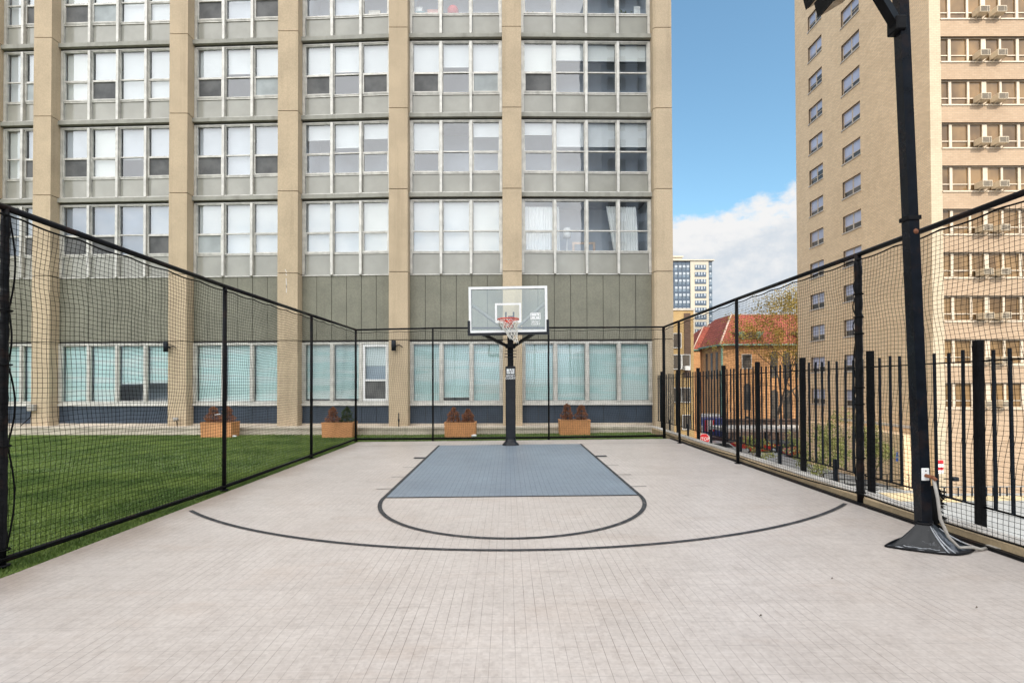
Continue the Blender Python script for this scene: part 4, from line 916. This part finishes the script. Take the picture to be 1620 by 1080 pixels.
b = MB(); x = PL[0][0]; b.tube([(x+.52,15.5,-.02),(x+.64,15.45,-.015)], [.03,.025], 8); b.build('crumpled_paper', M['white'], label='white scrap on the grass at the right corner of the leftmost planter', cat='litter')
b = MB(); b.tube([(x-.02,15.45,.64),(x+.16,15.45,.66)], .012, 6); b.build('white_rod', M['white'], label='short white rod stuck between the shrubs of the leftmost planter', cat='rod')
for (px, py, lb) in ((631,718,'small dry leaf on the tiles left of the blue key'),(1546,962,'dry leaf on the tiles at the lower right of the court'),(1317,916,'tiny dry leaf on the tiles left of the lamp post boot'),(1204,975,'dry leaf scrap on the tiles in front of the three point line')):
    p = gr(px, py); b = MB(); s_ = .014; b.add([(p.x-s_,p.y,p.z+.004),(p.x,p.y-s_*.5,p.z+.012),(p.x+s_,p.y+.01,p.z+.006),(p.x+.003,p.y+s_*.6,p.z+.016)], [(0,1,2,3)]); b.build('dry_leaf', M['bark'], label=lb, cat='leaf', group='dry leaves on the court')

# ================================================================== tan brick tower on the right
tw = thing('brick_tower', (27,32,-5.6), 'tall tan brick apartment tower with rows of windows on the right', 'building')
TX, TY, TXE, TYE, TZ = 27.06, 32.0, 34.6, 46.9, 48.0
WL = 31.35; ST = 2.77
zrows = [WL-ST*k for k in range(-4, 12)]
lw = [(38.36,40.43),(42.95,44.87)]
def wall_with_holes(name, horiz, u0, u1, z0, z1, holes, pt, th, m):  # holes (u0,u1,z0,z1); grid decomposition
    us = sorted({u0,u1,*[h[0] for h in holes],*[h[1] for h in holes]}); zs_ = sorted({z0,z1,*[h[2] for h in holes],*[h[3] for h in holes]})
    vs = []; ids = {}; fs = []
    def vid(u, z):
        if (u,z) not in ids: ids[(u,z)] = len(vs); vs.append(pt(u,0,z))
        return ids[(u,z)]
    for a, c in zip(us, us[1:]):
        for e, g in zip(zs_, zs_[1:]):
            if any(h[0] <= a and c <= h[1] and h[2] <= e and g <= h[3] for h in holes): continue
            fs.append((vid(a,e),vid(c,e),vid(c,g),vid(a,g)))
    b = MB(); b.add(vs, fs)
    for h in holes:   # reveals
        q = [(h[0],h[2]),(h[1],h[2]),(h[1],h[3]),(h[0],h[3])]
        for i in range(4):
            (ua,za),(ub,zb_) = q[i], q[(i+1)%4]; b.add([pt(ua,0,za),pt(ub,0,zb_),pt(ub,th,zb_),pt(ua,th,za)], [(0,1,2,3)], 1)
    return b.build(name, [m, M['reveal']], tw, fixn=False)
ptL = lambda u, d, z: (TX+d, u, z)
holes = [(a,c,z-1.33,z) for z in zrows for a,c in lw]
wall_with_holes('wall', 0, TY, TYE, -5.6, TZ, holes, ptL, .25, M['tan_brick_bounce'])
bands = [26.37-ST*k for k in range(-6,10)]   # window tops on the front
GX = [(27.78,33.75)]
ptF = lambda u, d, z: (u, TY+d, z)
holesF = [(a,c,z-1.62,z) for z in bands for a,c in GX]
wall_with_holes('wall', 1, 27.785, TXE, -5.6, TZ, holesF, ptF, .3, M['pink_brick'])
b = MB(); b.add([(TX,TY-.001,-5.6),(27.784,TY-.001,-5.6),(27.784,TY-.001,TZ),(TX,TY-.001,TZ)], [(0,1,2,3)]); b.build('corner_strip', M['pale_brick'], tw, fixn=False)
b = MB(); b.add([(TXE,TY,-5.6),(TXE,TYE,-5.6),(TXE,TYE,TZ),(TXE,TY,TZ),(TX,TYE,-5.6),(TX,TYE,TZ),(TX,TY,TZ)], [(0,1,2,3),(1,4,5,2),(6,3,2,5)]); b.build('rear_wall', M['tan_brick_bounce'], tw, fixn=False)
b = MB(); b.box(TX-.05, TX+.0, 33, 41, -1.65, -1.45); b.build('string_course', M['kerb_top'], tw)
b = MB(); b.box(27.8, TXE, TY-.04, TY-.001, -2.38, -2.28); b.build('string_course', M['pink_brick'], tw)
# left face windows: one built, the rest copied
def twl(y0, y1, z0, z1, var):
    b = MB(); x = TX+.16; ym = (y0+y1)/2; fr = lambda a, d, z: (x-d, a, z)
    b.frame(y0, y1, z0, z1, .05, -.04, .03, 0, fr); b.box(ym-.05, ym+.05, -.04, .035, z0+.05, z1-.05, 0, fr); zm = z0+.46
    b.box(y0+.05, ym-.05, -.03, .025, zm-.022, zm+.022, 0, fr); b.box(ym+.05, y1-.05, -.03, .025, zm-.022, zm+.022, 0, fr)
    o = b.build('window', M['tan_frame'], tw)
    b = MB(); b.box(y0-.06, y1+.06, .10, .22, z0-.09, z0-.005, 0, fr); b.build('sill', M['kerb_top'], o)
    b = MB(); b.box(y0+.05, ym-.05, -.01, 0, z0+.05, z1-.05, 0, fr); b.box(ym+.05, y1-.05, -.01, 0, z0+.05, z1-.05, 0, fr); b.build('pane', M['pane_dark'], o)
    hs = [(.025,.025),(.22,.025),(.025,-.10),(.40,.12)][var]
    b = MB()
    for (a, c), hh in zip(((y0+.05,ym-.05),(ym+.05,y1-.05)), hs): b.box(a+.004, c-.004, .001, .006, zm+hh, z1-.055, 0, fr)
    b.build('shade', M['lilac_sky'], o); return o  # sheet over the upper panes, coloured as reflected sky
rn = random.Random(12)
for ci, (a, c) in enumerate(lw):
    protos = [twl(a, c, WL-1.33, WL, v) for v in range(1)] if False else []
    proto = [twl(a, c, zrows[0]-1.33, zrows[0], 0), twl(a, c, zrows[1]-1.33, zrows[1], 1), twl(a, c, zrows[2]-1.33, zrows[2], 2), twl(a, c, zrows[3]-1.33, zrows[3], 3)]
    for k, z in enumerate(zrows[4:]):
        v = rn.choice((0,0,0,1,2,2,3)); o = copy_tree(proto[v], parent=tw); o.location = (0,0,z-zrows[v])
# front window bands
edges = [0,.58,.78,1.78,1.94,2.72,3.01,3.86,4.02,4.95,5.15,5.97]
def band(x0, x1, z1):
    z0 = z1-1.62; fr = lambda a, d, z: (a, TY+.2-d, z); b = MB(); sc = (x1-x0)/5.97
    pan = [(0,.56),(.80,1.77),(1.96,2.72),(3.02,3.85),(4.03,4.95),(5.17,5.93)]
    xs_ = [x0]+[x0+p*sc for p in (.68,1.86,2.87,3.94,5.06)]+[x1]
    hw = [.04,.09,.07,.15,.07,.09,.04]
    b.box(x0, x1, -.05, .05, z1-.06, z1, 0, fr); b.box(x0, x1, -.05, .05, z0, z0+.08, 0, fr)
    for xx, h in zip(xs_, hw): b.box(max(x0,xx-h), min(x1,xx+h), -.05, .07, z0+.08, z1-.06, 0, fr)
    for i in range(6): b.box(xs_[i]+hw[i], xs_[i+1]-hw[i+1], -.04, .04, z0+.45, z0+.51, 0, fr)
    o = b.build('window_band', M['tan_frame'], tw)
    b = MB()
    for i in range(6): b.box(xs_[i]+hw[i], xs_[i+1]-hw[i+1], -.02, -.01, z0+.08, z1-.06, 0, fr)
    b.build('pane', M['pane_brown'], o)
    b = MB(); b.box(x0, x1, .12, .25, z0-.09, z0-.004, 0, fr); b.build('sill', M['tan_frame'], o); return o
for gi, (a, c) in enumerate(GX):
    p0 = band(a, c, bands[0])
    for z in bands[1:]: o = copy_tree(p0, parent=tw); o.location = (0,0,z-bands[0])
# some drawn shades in the front windows
rn = random.Random(9)
# air conditioners
def make_ac():
    r = thing('air_conditioner', (0,0,0), '', 'air conditioner', 'window air conditioners on the brick tower')
    b = MB(); b.bbox(-.31,.31,-.50,.10,-.2,.2,.012); b.build('casing', M['ac'], r)
    b = MB()
    for k in range(6): b.box(-.27,.13,-.512,-.502,-.155+k*.055,-.125+k*.055)
    for k in range(6): b.box(.16,.27,-.512,-.502,-.155+k*.055,-.125+k*.055)
    b.build('grille', M['ac_dark'], r)
    b = MB(); b.bar((-.25,-.42,-.203),(-.25,.0,-.42),.03,.03); b.build('bracket', M['ac'], r); b = MB(); b.bar((.25,-.42,-.203),(.25,.0,-.42),.03,.03); b.build('bracket', M['ac'], r); return r
ORD = ['first','second','third','fourth','fifth','sixth','seventh','eighth','ninth','tenth']
ac = make_ac(); first = True
vis = [z for z in bands if z < 27]
for i, z in enumerate(vis[:10]):
    for s_, x in (('left',30.22),('right',31.30)):
        o = ac if first else copy_tree(ac); first = False
        o.location = (x, TY+.02, z-1.62+.29)
        o['label'] = f'{s_} air conditioner of the pair in the {ORD[i]} tower window row from top'

# ================================================================== red roofed house
rh = thing('red_roof_house', (30,65,-5.6), 'orange brick house with steep red tile roof and green copper eaves', 'house')
b = MB(); b.box(27.7,62,65,84,-5.6,6.1); b.build('wall', M['orange_brick'], rh)
b = MB(); b.box(26.75,27.69,72,84,-5.6,6.0); b.build('wing_wall', M['orange_brick'], rh)
b = MB(); e = .45; ez = 6.2
P0,P1,P2,P3 = (27.7-e,65-e,ez),(62,65-e,ez),(62,84,ez),(27.7-e,84,ez); A_,B__ = (31.8,71.5,10.9),(62,71.5,10.9); C_ = (31.8,77,10.9); D_ = (62,77,10.9)
b.add([P0,P1,P2,P3,A_,B__,C_,D_], [(0,1,5,4),(3,0,4,6),(6,4,5,7),(2,3,6,7),(1,2,7,5),(0,3,2,1)]); roof = b.build('roof', M['roof'], rh)
b = MB(); b.tube([P0,A_],.13,6); b.tube([A_,B__],.11,6); b.build('ridge', M['ridge'], roof)
b = MB(); b.add([(26.3,71.4,5.95),(33,71.4,5.95),(33,84,5.95),(26.3,84,5.95),(29.7,76.3,9.7),(33,76.3,9.7)], [(0,1,5,4),(3,0,4),(2,3,4,5),(0,3,2,1),(1,2,5)]); wr = b.build('wing_roof', M['roof'], rh)
b = MB(); b.tube([(26.3,71.4,6.0),(29.7,76.3,9.75)],.10,6); b.tube([(27.6,71.4,6.0),(30.9,76.3,9.75)],.09,6); b.tube([(29.7,76.3,9.75),(33,76.3,9.75)],.08,6); b.build('ridge', M['ridge'], wr)
b = MB(); b.bbox(27.7-e-.10,62,65-e-.15,65-e+.04,6.06,6.26,.03); b.box(27.7-e-.12,27.7-e+.04,65-e+.041,84,6.06,6.25); b.box(26.2,27.2,71.22,71.4,5.84,6.02); b.box(26.1,26.29,71.22,84,5.84,6.01); b.build('copper_eaves', M['copper'], rh)
for i, xd in enumerate((31.7,39.4)):
    fd = lambda a, c, d: (a, 65.55+d, c)
    for sg_ in (-1, 1):
        b = MB(); b.prism([(xd+sg_*.75,7.0),(xd+sg_*1.05,6.95),(xd+sg_*1.75,7.95),(xd+sg_*.75,8.0)], 0, 1.8, fd); b.build('dormer_cheek', M['copper'], rh)
    b = MB(); b.prism([(xd-.74,7.0),(xd+.74,7.0)]+[(xd+.74*math.cos(a),7.55+.42*math.sin(a)) for a in [PI*k/8 for k in range(9)]], .05, 2.0, fd); b.build('dormer_window', M['brown_brick'], rh)
    b = MB(); b.prism([(xd+1.0*math.cos(a),7.6+.55*math.sin(a)) for a in [PI*k/8 for k in range(9)]], .12, 3.2, fd); b.build('dormer_roof', M['roof'], rh)
def arch_win(x, z0, z1, w_, y):
    n = 8; poly = [(x-w_/2,z0),(x+w_/2,z0)]+[(x+w_/2*math.cos(a),z1-w_/2+w_/2*math.sin(a)) for a in [PI*k/n for k in range(n+1)]]
    b = MB(); b.prism(poly, 0, .12, lambda a,c,d: (a,y-.03+d,c)); o = b.build('window', M['pane_dark'], rh)
    return o
arch_win(30.9,-2.2,1.2,.9,65); arch_win(30.9,-5.4,-3.0,.9,65)
for x in (34.4,36.0,37.6,39.2,41.5,43.1): arch_win(x, 1.9, 5.4, .95, 65); arch_win(x, -4.2, .4, .95, 65)
b = MB(); b.box(30.3,31.4,64.95,65.02,3.2,4.9); o = b.build('window', M['pane_dark'], rh); b = MB(); b.frame(30.2,31.5,3.1,5.0,.1,-.05,.0,0,lambda a,d,z:(a,64.94-d,z)); b.build('frame', M['kerb_top'], o)
for y in (66.6,68.3,70.0):
    b = MB(); b.box(27.66,27.72,y-.35,y+.35,1.8,5.3); b.build('window', M['pane_dark'], rh)
b = MB(); b.box(27.55,27.75,64.85,65.05,-5.6,5.9); b.build('downpipe', M['copper'], rh)
# yellow brick building and the high rise
yb = thing('yellow_brick_building', (15,44,-5.6), 'yellow brick flat roofed building just right of the main facade', 'building')
b = MB(); b.box(8.5,16.28,44,53,-5.6,7.75); b.build('wall', M['yellow_brick'], yb)
b = MB(); b.box(8.4,16.36,43.92,53.1,7.75,7.92); b.build('parapet', M['kerb_top'], yb)
b = MB(); b.box(15.44,16.0,43.95,43.99,1.9,7.5); b.build('recessed_panel', M['brown_brick'], yb)
for i, (x, z) in enumerate(((15.56,2.65),(14.8,4.5),(15.56,-.23),(14.8,-.23),(14.8,2.65),(15.56,-2.6))):
    b = MB(); b.box(x-.32,x+.32,43.92,43.97,z,z+1.2); o = b.build('window', M['pane_dark'], yb); b = MB(); b.frame(x-.37,x+.37,z-.05,z+1.25,.05,0,.05,0,lambda a,d,zz:(a,43.92-d,zz)); b.build('frame', M['white'], o)
b = MB(); b.box(16.29,17.45,45.6,53,-5.6,4.2); b.build('side_wing', M['orange_brick'], yb)
b = MB(); b.bbox(15.32,15.8,43.5,43.9,2.5,2.88,.02); b.build('air_conditioner', M['white'], label='white air conditioner under a window of the yellow brick building', cat='air conditioner')
hr = thing('high_rise', (55,160,-5.6), 'distant cream high rise with blue glass bays and a column of windows', 'building')
b = MB(); b.box(58.3,64.1,160,185,-5.6,39.6); b.build('wall', M['cream'], hr)
b = MB(); b.box(38,58.29,160.3,185,-5.6,39.3); b.build('glass_bay', M['hi_glass'], hr)
b = MB(); b.box(64.11,65.35,160.3,184,-5.6,39.3); b.build('corner_glass', M['hi_glass'], hr)
b = MB(); b.box(37.5,65.9,159.7,185.3,39.61,40.0); b.box(40,57,164,180,40.01,41.7); b.box(39.7,57.4,163.6,180.4,41.71,42.1); b.build('roof_slab', M['cream'], hr)
b = MB()
for x in (53.2,54.5,55.8,57.05,58.2): b.box(x-.12,x+.12,160.12,160.29,-5.6,39.3)
for k in range(20): b.box(52,58.29,160.2,160.28,38.4-2.27*k,39.0-2.27*k); b.box(64.12,65.3,160.2,160.28,38.4-2.27*k,38.9-2.27*k)
b.build('mullions', M['hi_dark'], hr)
b = MB()
for k in range(20):
    for x in (53.85,55.15,56.4,57.6): b.box(x-.42,x+.42,160.21,160.285,37.5-2.27*k,38.3-2.27*k)
    b.box(64.5,65.0,160.21,160.285,37.5-2.27*k,38.2-2.27*k)
b.build('white_blinds', M['hi_blind'], hr)
for k in range(18):
    z = 38.3-2.27*k; b = MB(); b.box(59.7,63.3,159.9,159.99,z-1.5,z); o = b.build('window', M['hi_dark'], hr)
    b = MB(); rnk = random.Random(k)
    for x in (60.0,60.9,61.8,62.7): b.box(x-.15,x+.28+rnk.uniform(-.12,.1),159.85,159.895,z-1.1+rnk.uniform(0,.3),z-.1)
    b.build('blind', M['hi_blind'], o)
# brown garden wall, canopy
b = MB(); b.box(24.5,48,61.5,62.1,-5.6,-3.3); b.box(24.3,48,61.35,62.25,-3.3,-3.12); b.build('garden_wall', M['brown_brick'], label='dark brown brick wall in front of the orange brick house', cat='wall')
cn = thing('flat_canopy', (30,54,-5.6), 'long flat white canopy over the red parked cars on the street', 'canopy')
b = MB(); b.bbox(22.7,42,52.6,56.8,-3.78,-3.42,.04); b.build('roof', M['kerb_top'], cn)
for x in (23.0,27.0,31.0,35,39): b = MB(); b.box(x-.08,x+.08,52.8,52.96,-5.6,-3.781); b.build('post', M['iron'], cn)

# ------------------------------------------------------------------ vehicles
def car(x, y, rot, paint, label, name='parked_car', L=4.4, Wd=1.78, H=1.45, van=False, group='cars parked on the street'):
    r = thing(name, (x,y,-5.66), label, 'van' if van else 'car', group); c, s_ = math.cos(rot), math.sin(rot); z0 = -5.66
    def fn(a, z, d): return (x+a*c-d*s_, y+a*s_+d*c, z0+z)
    h = L/2
    if van: prof = [(-h,.3),(h,.3),(h,.95),(h-.25,1.2),(h-.75,H),(-h+.1,H),(-h,H-.1)]; cab = None
    else: prof = [(-h,.28),(h,.28),(h+.02,.6),(h-.1,.82),(h-1.15,.95),(-h+.75,.98),(-h+.05,.88),(-h-.02,.55)]; cab = [(-h+.55,.975),(h-1.1,.945),(h-1.75,H-.04),(h-2.1,H),(-h+1.35,H),(-h+1.05,H-.05)]
    b = MB(); b.prism(prof, -Wd/2, Wd/2, fn); body = b.build('body', paint, r)
    if cab:
        b = MB(); k = Wd/2-.13; b.prism(cab, -k, k, fn); b.build('cabin', paint, r)
        b = MB(); k2 = k+.012
        win = [(-h+.85,1.0),(h-1.35,.99),(h-1.83,H-.1),(-h+1.2,H-.1)]
        for sd in (-1,1): b.prism(win, sd*k2-.01, sd*k2+.01, fn)
        b.bar(fn(h-1.14,1.0,0),fn(h-1.72,H-.08,0),2*k-.1,.03,up=fn(0,0,1) if False else (c*.5,s_*.5,.8)); b.build('window', M['car_glass'], r)
    else:
        b = MB(); win = [(h-.85,1.05),(h-.35,1.05),(h-.72,H-.12),(h-.95,H-.12)]
        for sd in (-1,1): b.prism(win, sd*(Wd/2+.006)-.008, sd*(Wd/2+.006)+.008, fn)
        b.build('window', M['car_glass'], r)
    for ax in (-h+.85, h-.85):
        for sd in (-1,1):
            b = MB(); b.tube([fn(ax,.32,sd*(Wd/2-.19)),fn(ax,.32,sd*(Wd/2+.012))], .32, 16); wh = b.build('wheel', M['tyre'], r)
            b = MB(); b.tube([fn(ax,.32,sd*(Wd/2+.013)),fn(ax,.32,sd*(Wd/2+.022))], .19, 12); b.build('rim', M['silver_paint'], wh)
    for sd in (-1,1):
        b = MB(); b.bar(fn(h+.0,.66,sd*(Wd/2-.28)),fn(h+.03,.66,sd*(Wd/2-.28)),.3,.12); b.build('headlight', M['white'], r)
    return r
car(25.0,50.9,.03,M['red_paint'],'red car under the flat white canopy, farther and nearer the STOP sign')
car(28.3,47.2,PI,M['red_paint'],'red car in front of the flat white canopy close to the brick tower')
car(21.6,53.0,.2,M['dark_paint'],'dark car on the street behind the STOP sign')
car(20.3,48.2,.1,M['silver_paint'],'silver car on the street just right of the STOP sign')
car(14.9,41.3,0,M['white_paint'],'white car parked in front of the yellow brick building')
car(24.2,63.0,.1,M['white_paint'],'tall white van on the street behind the blue box truck','parked_van',5.6,2.0,3.1,True,None)
tk = thing('box_truck', (23.4,58.5,-5.66), 'blue box truck with red and white stripes on the street behind the STOP sign', 'truck')
TXX = -2.75
b = MB(); b.bbox(25.2+TXX,27.7+TXX,57.6,60.2,-4.9,-2.7,.04); b.build('cargo_box', M['blue_paint'], tk)
for xx in (25.25,26.15): b = MB(); b.box(xx+TXX,xx+.3+TXX,57.55,57.59,-4.2,-2.9); b.build('red_stripe', M['sign_red'], tk)
b = MB(); b.box(25.56+TXX,26.14+TXX,57.55,57.59,-4.2,-2.9); b.build('white_stripe', M['white'], tk)
b = MB(); b.bbox(23.6+TXX,25.15+TXX,57.7,60.0,-5.3,-3.5,.15); cb_ = b.build('cab', M['white_paint'], tk); b = MB(); b.box(23.9+TXX,24.7+TXX,57.66,57.69,-4.4,-3.75); b.build('window', M['car_glass'], cb_)
for x in (24.3+TXX,27.0+TXX): b = MB(); b.tube([(x,57.55,-5.2),(x,57.9,-5.2)], .45, 16); b.build('wheel', M['tyre'], tk)

# signs
p = at(1114,694,45.0)
sg = thing('stop_sign', (p.x,45,-5.6), 'red octagonal STOP sign on the street beyond the iron railing', 'sign')
b = MB(); b.tube([(p.x,45.04,-5.6),(p.x,45.04,p.z+.3)], .035, 8); b.build('post', M['silver_paint'], sg)
R8 = .52; o8 = lambda r, y0, y1, m_, nm, par: MB().prism([(p.x+r*math.cos(PI/8+k*PI/4), p.z+r*math.sin(PI/8+k*PI/4)) for k in range(8)], y0, y1, lambda a,c,d: (a,d,c)).build(nm, m_, par)
o8(R8,44.985,45.0,M['white'],'border',sg); face = o8(R8*.93,44.978,44.984,M['sign_red'],'face',sg)
text_mesh('lettering', 'STOP', .40, (p.x,44.973,p.z-.005), M['white'], sg, sx=.9, bold=.006)
p = at(1485,738,31.0); sg2 = thing('notice_sign', (p.x,31.0,-5.6), 'red and white notice sign at the corner of the brick tower', 'sign')
b = MB(); b.box(p.x-.2,p.x+.28,30.98,31.0,p.z-.42,p.z+.42); bd = b.build('board', M['white'], sg2)
b = MB(); b.box(p.x-.19,p.x+.27,30.972,30.979,p.z+.18,p.z+.41); b.box(p.x-.19,p.x+.27,30.972,30.979,p.z-.2,p.z-.02); b.build('red_band', M['sign_red'], bd)
b = MB(); b.tube([(p.x,31.03,-5.6),(p.x,31.03,p.z+.4)], .03, 8); b.build('post', M['iron'], sg2)
b = MB(); b.tube([(p.x+.3,31.0,p.z-.75),(p.x+.75,30.9,p.z-.72)], .03, 8); b.bbox(p.x+.7,p.x+1.05,30.75,31.05,p.z-.85,p.z-.6,.03); b.build('spotlight', M['iron'], label='small dark spotlight on a bracket beside the red and white notice sign', cat='spotlight')
p = at(1424,722,33.5); sg3 = thing('blue_sign', (p.x,33.5,-5.6), 'small blue sign with a white mark among the shrubs by the tower', 'sign')
b = MB(); b.bbox(p.x-.28,p.x+.28,33.48,33.52,p.z-.3,p.z+.3,.01); bd = b.build('board', M['sign_blue'], sg3)
b = MB(); b.bar((p.x-.13,33.47,p.z-.05),(p.x+.13,33.47,p.z+.08),.06,.02); b.bar((p.x-.02,33.468,p.z-.15),(p.x+.03,33.468,p.z+.17),.05,.02,up=(0,1,0)); b.build('mark', M['white'], bd)
b = MB(); b.tube([(p.x,33.53,-5.6),(p.x,33.53,p.z)], .025, 8); b.build('post', M['iron'], sg3)

# street railings and low wall
def guard(pts, h, name, label, npost):
    r = thing(name, (pts[0][0],pts[0][1],-5.56), label, 'railing'); b = MB()
    for h_ in (h, h*.62, h*.25):
        b.tube([(x,y,-5.56+h_) for x,y in pts], .028, 6)
    b.build('rails', M['black'], r)
    for (x0,y0),(x1,y1) in zip(pts, pts[1:]):
        for k in range(npost): t = k/npost; x, y = x0+(x1-x0)*t, y0+(y1-y0)*t; b = MB(); b.tube([(x,y,-5.56),(x,y,-5.56+h)], .03, 6); b.build('post', M['black'], r)
    return r
guard([(21.0,33.6),(26.2,33.0),(26.2,36.5)], 1.0, 'street_railing', 'low black railing round the planting bed beside the brick tower', 4)
guard([(18.5,31.5),(22.6,30.8)], .8, 'street_railing', 'short black railing by the green verge on the street', 4)
lf = thing('low_fence', (27,30.6,-5.56), 'low stone edging with dark uprights in front of the brick tower', 'fence')
b = MB(); b.hexa([(25.4,30.0,-5.56),(45,30.2,-5.56),(45,30.5,-5.56),(25.4,30.3,-5.56),(25.4,30.0,-5.32),(45,30.2,-5.32),(45,30.5,-5.32),(25.4,30.3,-5.32)]); b.build('kerb', M['sand'], lf)
b = MB(); b.tube([(25.4,30.1,-4.75),(45,30.3,-4.75)], .03, 6); b.build('rail', M['pavement'], lf)
for k in range(46): x = 25.6+.42*k; b = MB(); b.bar((x,30.12+.0103*(x-25.4),-5.319),(x,30.12+.0103*(x-25.4),-4.75),.06,.05,up=(0,1,0)); b.build('upright', M['iron'], lf)
# planting bed wall along the tower
b = MB(); b.box(25.9,27.05,33.0,44,-5.56,-2.0); b.build('garden_wall', M['tan_brick_bounce'], label='low tan brick wall standing against the side of the brick tower', cat='wall')

# ------------------------------------------------------------------ trees and bushes
def tree(name, x, y, z0, h, spread, nleaf, lsize, leaf, label, cat, seed, lean=(0,0), twigs=True, r0=.16, trunk_t=.31, depth=5, group=None):
    r = thing(name, (x,y,z0), label, cat, group); rn = random.Random(seed); bt = MB(); bb = MB(); tips = []
    def grow(p, d, l, rad, lev):
        n = 4; pts = [p]; rr = [rad]
        for i in range(n):
            d = (d+Vector((rn.gauss(0,.13),rn.gauss(0,.13),rn.gauss(.03,.06)))).normalized(); pts.append(pts[-1]+d*l/n); rr.append(rad*(1-.42*(i+1)/n))
        (bt if lev == 0 else bb).tube(pts, rr, 7 if lev < 2 else 4)
        if lev >= 2:
            for q in pts[1:]: tips.append((q, l*.28))
        if lev >= depth: return
        for k in range(rn.choice((2,3,3)) if lev else rn.choice((4,5))):
            a = rn.uniform(0,2*PI); sp = spread*rn.uniform(.5,1.1); perp = d.cross(Vector((math.cos(a),math.sin(a),.3))).normalized()
            i = n if k == 0 else rn.randint(2, n); grow(pts[i], (d+perp*sp).normalized(), l*rn.uniform(.62,.82), rr[i]*.72, lev+1)
    grow(Vector((x,y,z0)), Vector((lean[0],lean[1],1)).normalized(), h*trunk_t, r0, 0)
    bt.build('trunk', M['bark'], r); bb.build('branches', M['bark'], r, fixn=False)
    b = MB()
    def pt():
        q, s_ = rn.choice(tips); return q+Vector((rn.gauss(0,s_),rn.gauss(0,s_),rn.gauss(0,s_)))
    leaf_cloud(b, pt, nleaf, lsize, rn); b.build('foliage', leaf, r, fixn=False); return r
tree('budding_tree', 29.7, 55.5, -5.6, 15.5, .62, 12000, .115, M['yellow_leaf'], 'thin tree with sparse yellow leaves in front of the orange brick house', 'tree', 3, r0=.2, trunk_t=.43)
tree('budding_tree', 33.5, 57.0, -5.6, 14.5, .6, 8000, .115, M['yellow_leaf'], 'sparse yellow leaved tree half hidden behind the corner of the brick tower', 'tree', 8, r0=.18, trunk_t=.40)
for i, (x, y, h, n, lb) in enumerate(((20.3,33.5,4.3,2400,'leafy light green bush at the left end of the bed by the tower'),(22.4,34.2,4.8,3000,'tallest light green bush in the middle of the bed by the tower'),(24.6,34.0,4.2,2400,'leafy bush at the right of the bed beside the blue sign'),(18.4,38.5,3.2,1500,'low olive bush beyond the railing near the red cars'))):
    tree('bush', x, y, -5.6, h, .85, n, .075, M['bush_leaf'], lb, 'bush', 20+i, r0=.07, trunk_t=.36, depth=4, group='bushes beside the brick tower')

# ------------------------------------------------------------------ the tall block behind the court (it shades the court; seen only mirrored in the windows)
ob = thing('apartment_block', (15,-34,-5.6), 'tall pale grey apartment block behind the camera that shades the court', 'building')
b = MB(); b.box(14.5,43.5,-50,-34,-5.6,63); b.build('wall', M['concrete_back'], ob)
b = MB()
for k in range(24):
    for j in range(7): b.box(15.4+4.1*j,17.8+4.1*j,-33.99,-33.94,-3.6+2.8*k,-1.9+2.8*k)
b.build('window', M['pane_dark'], ob)
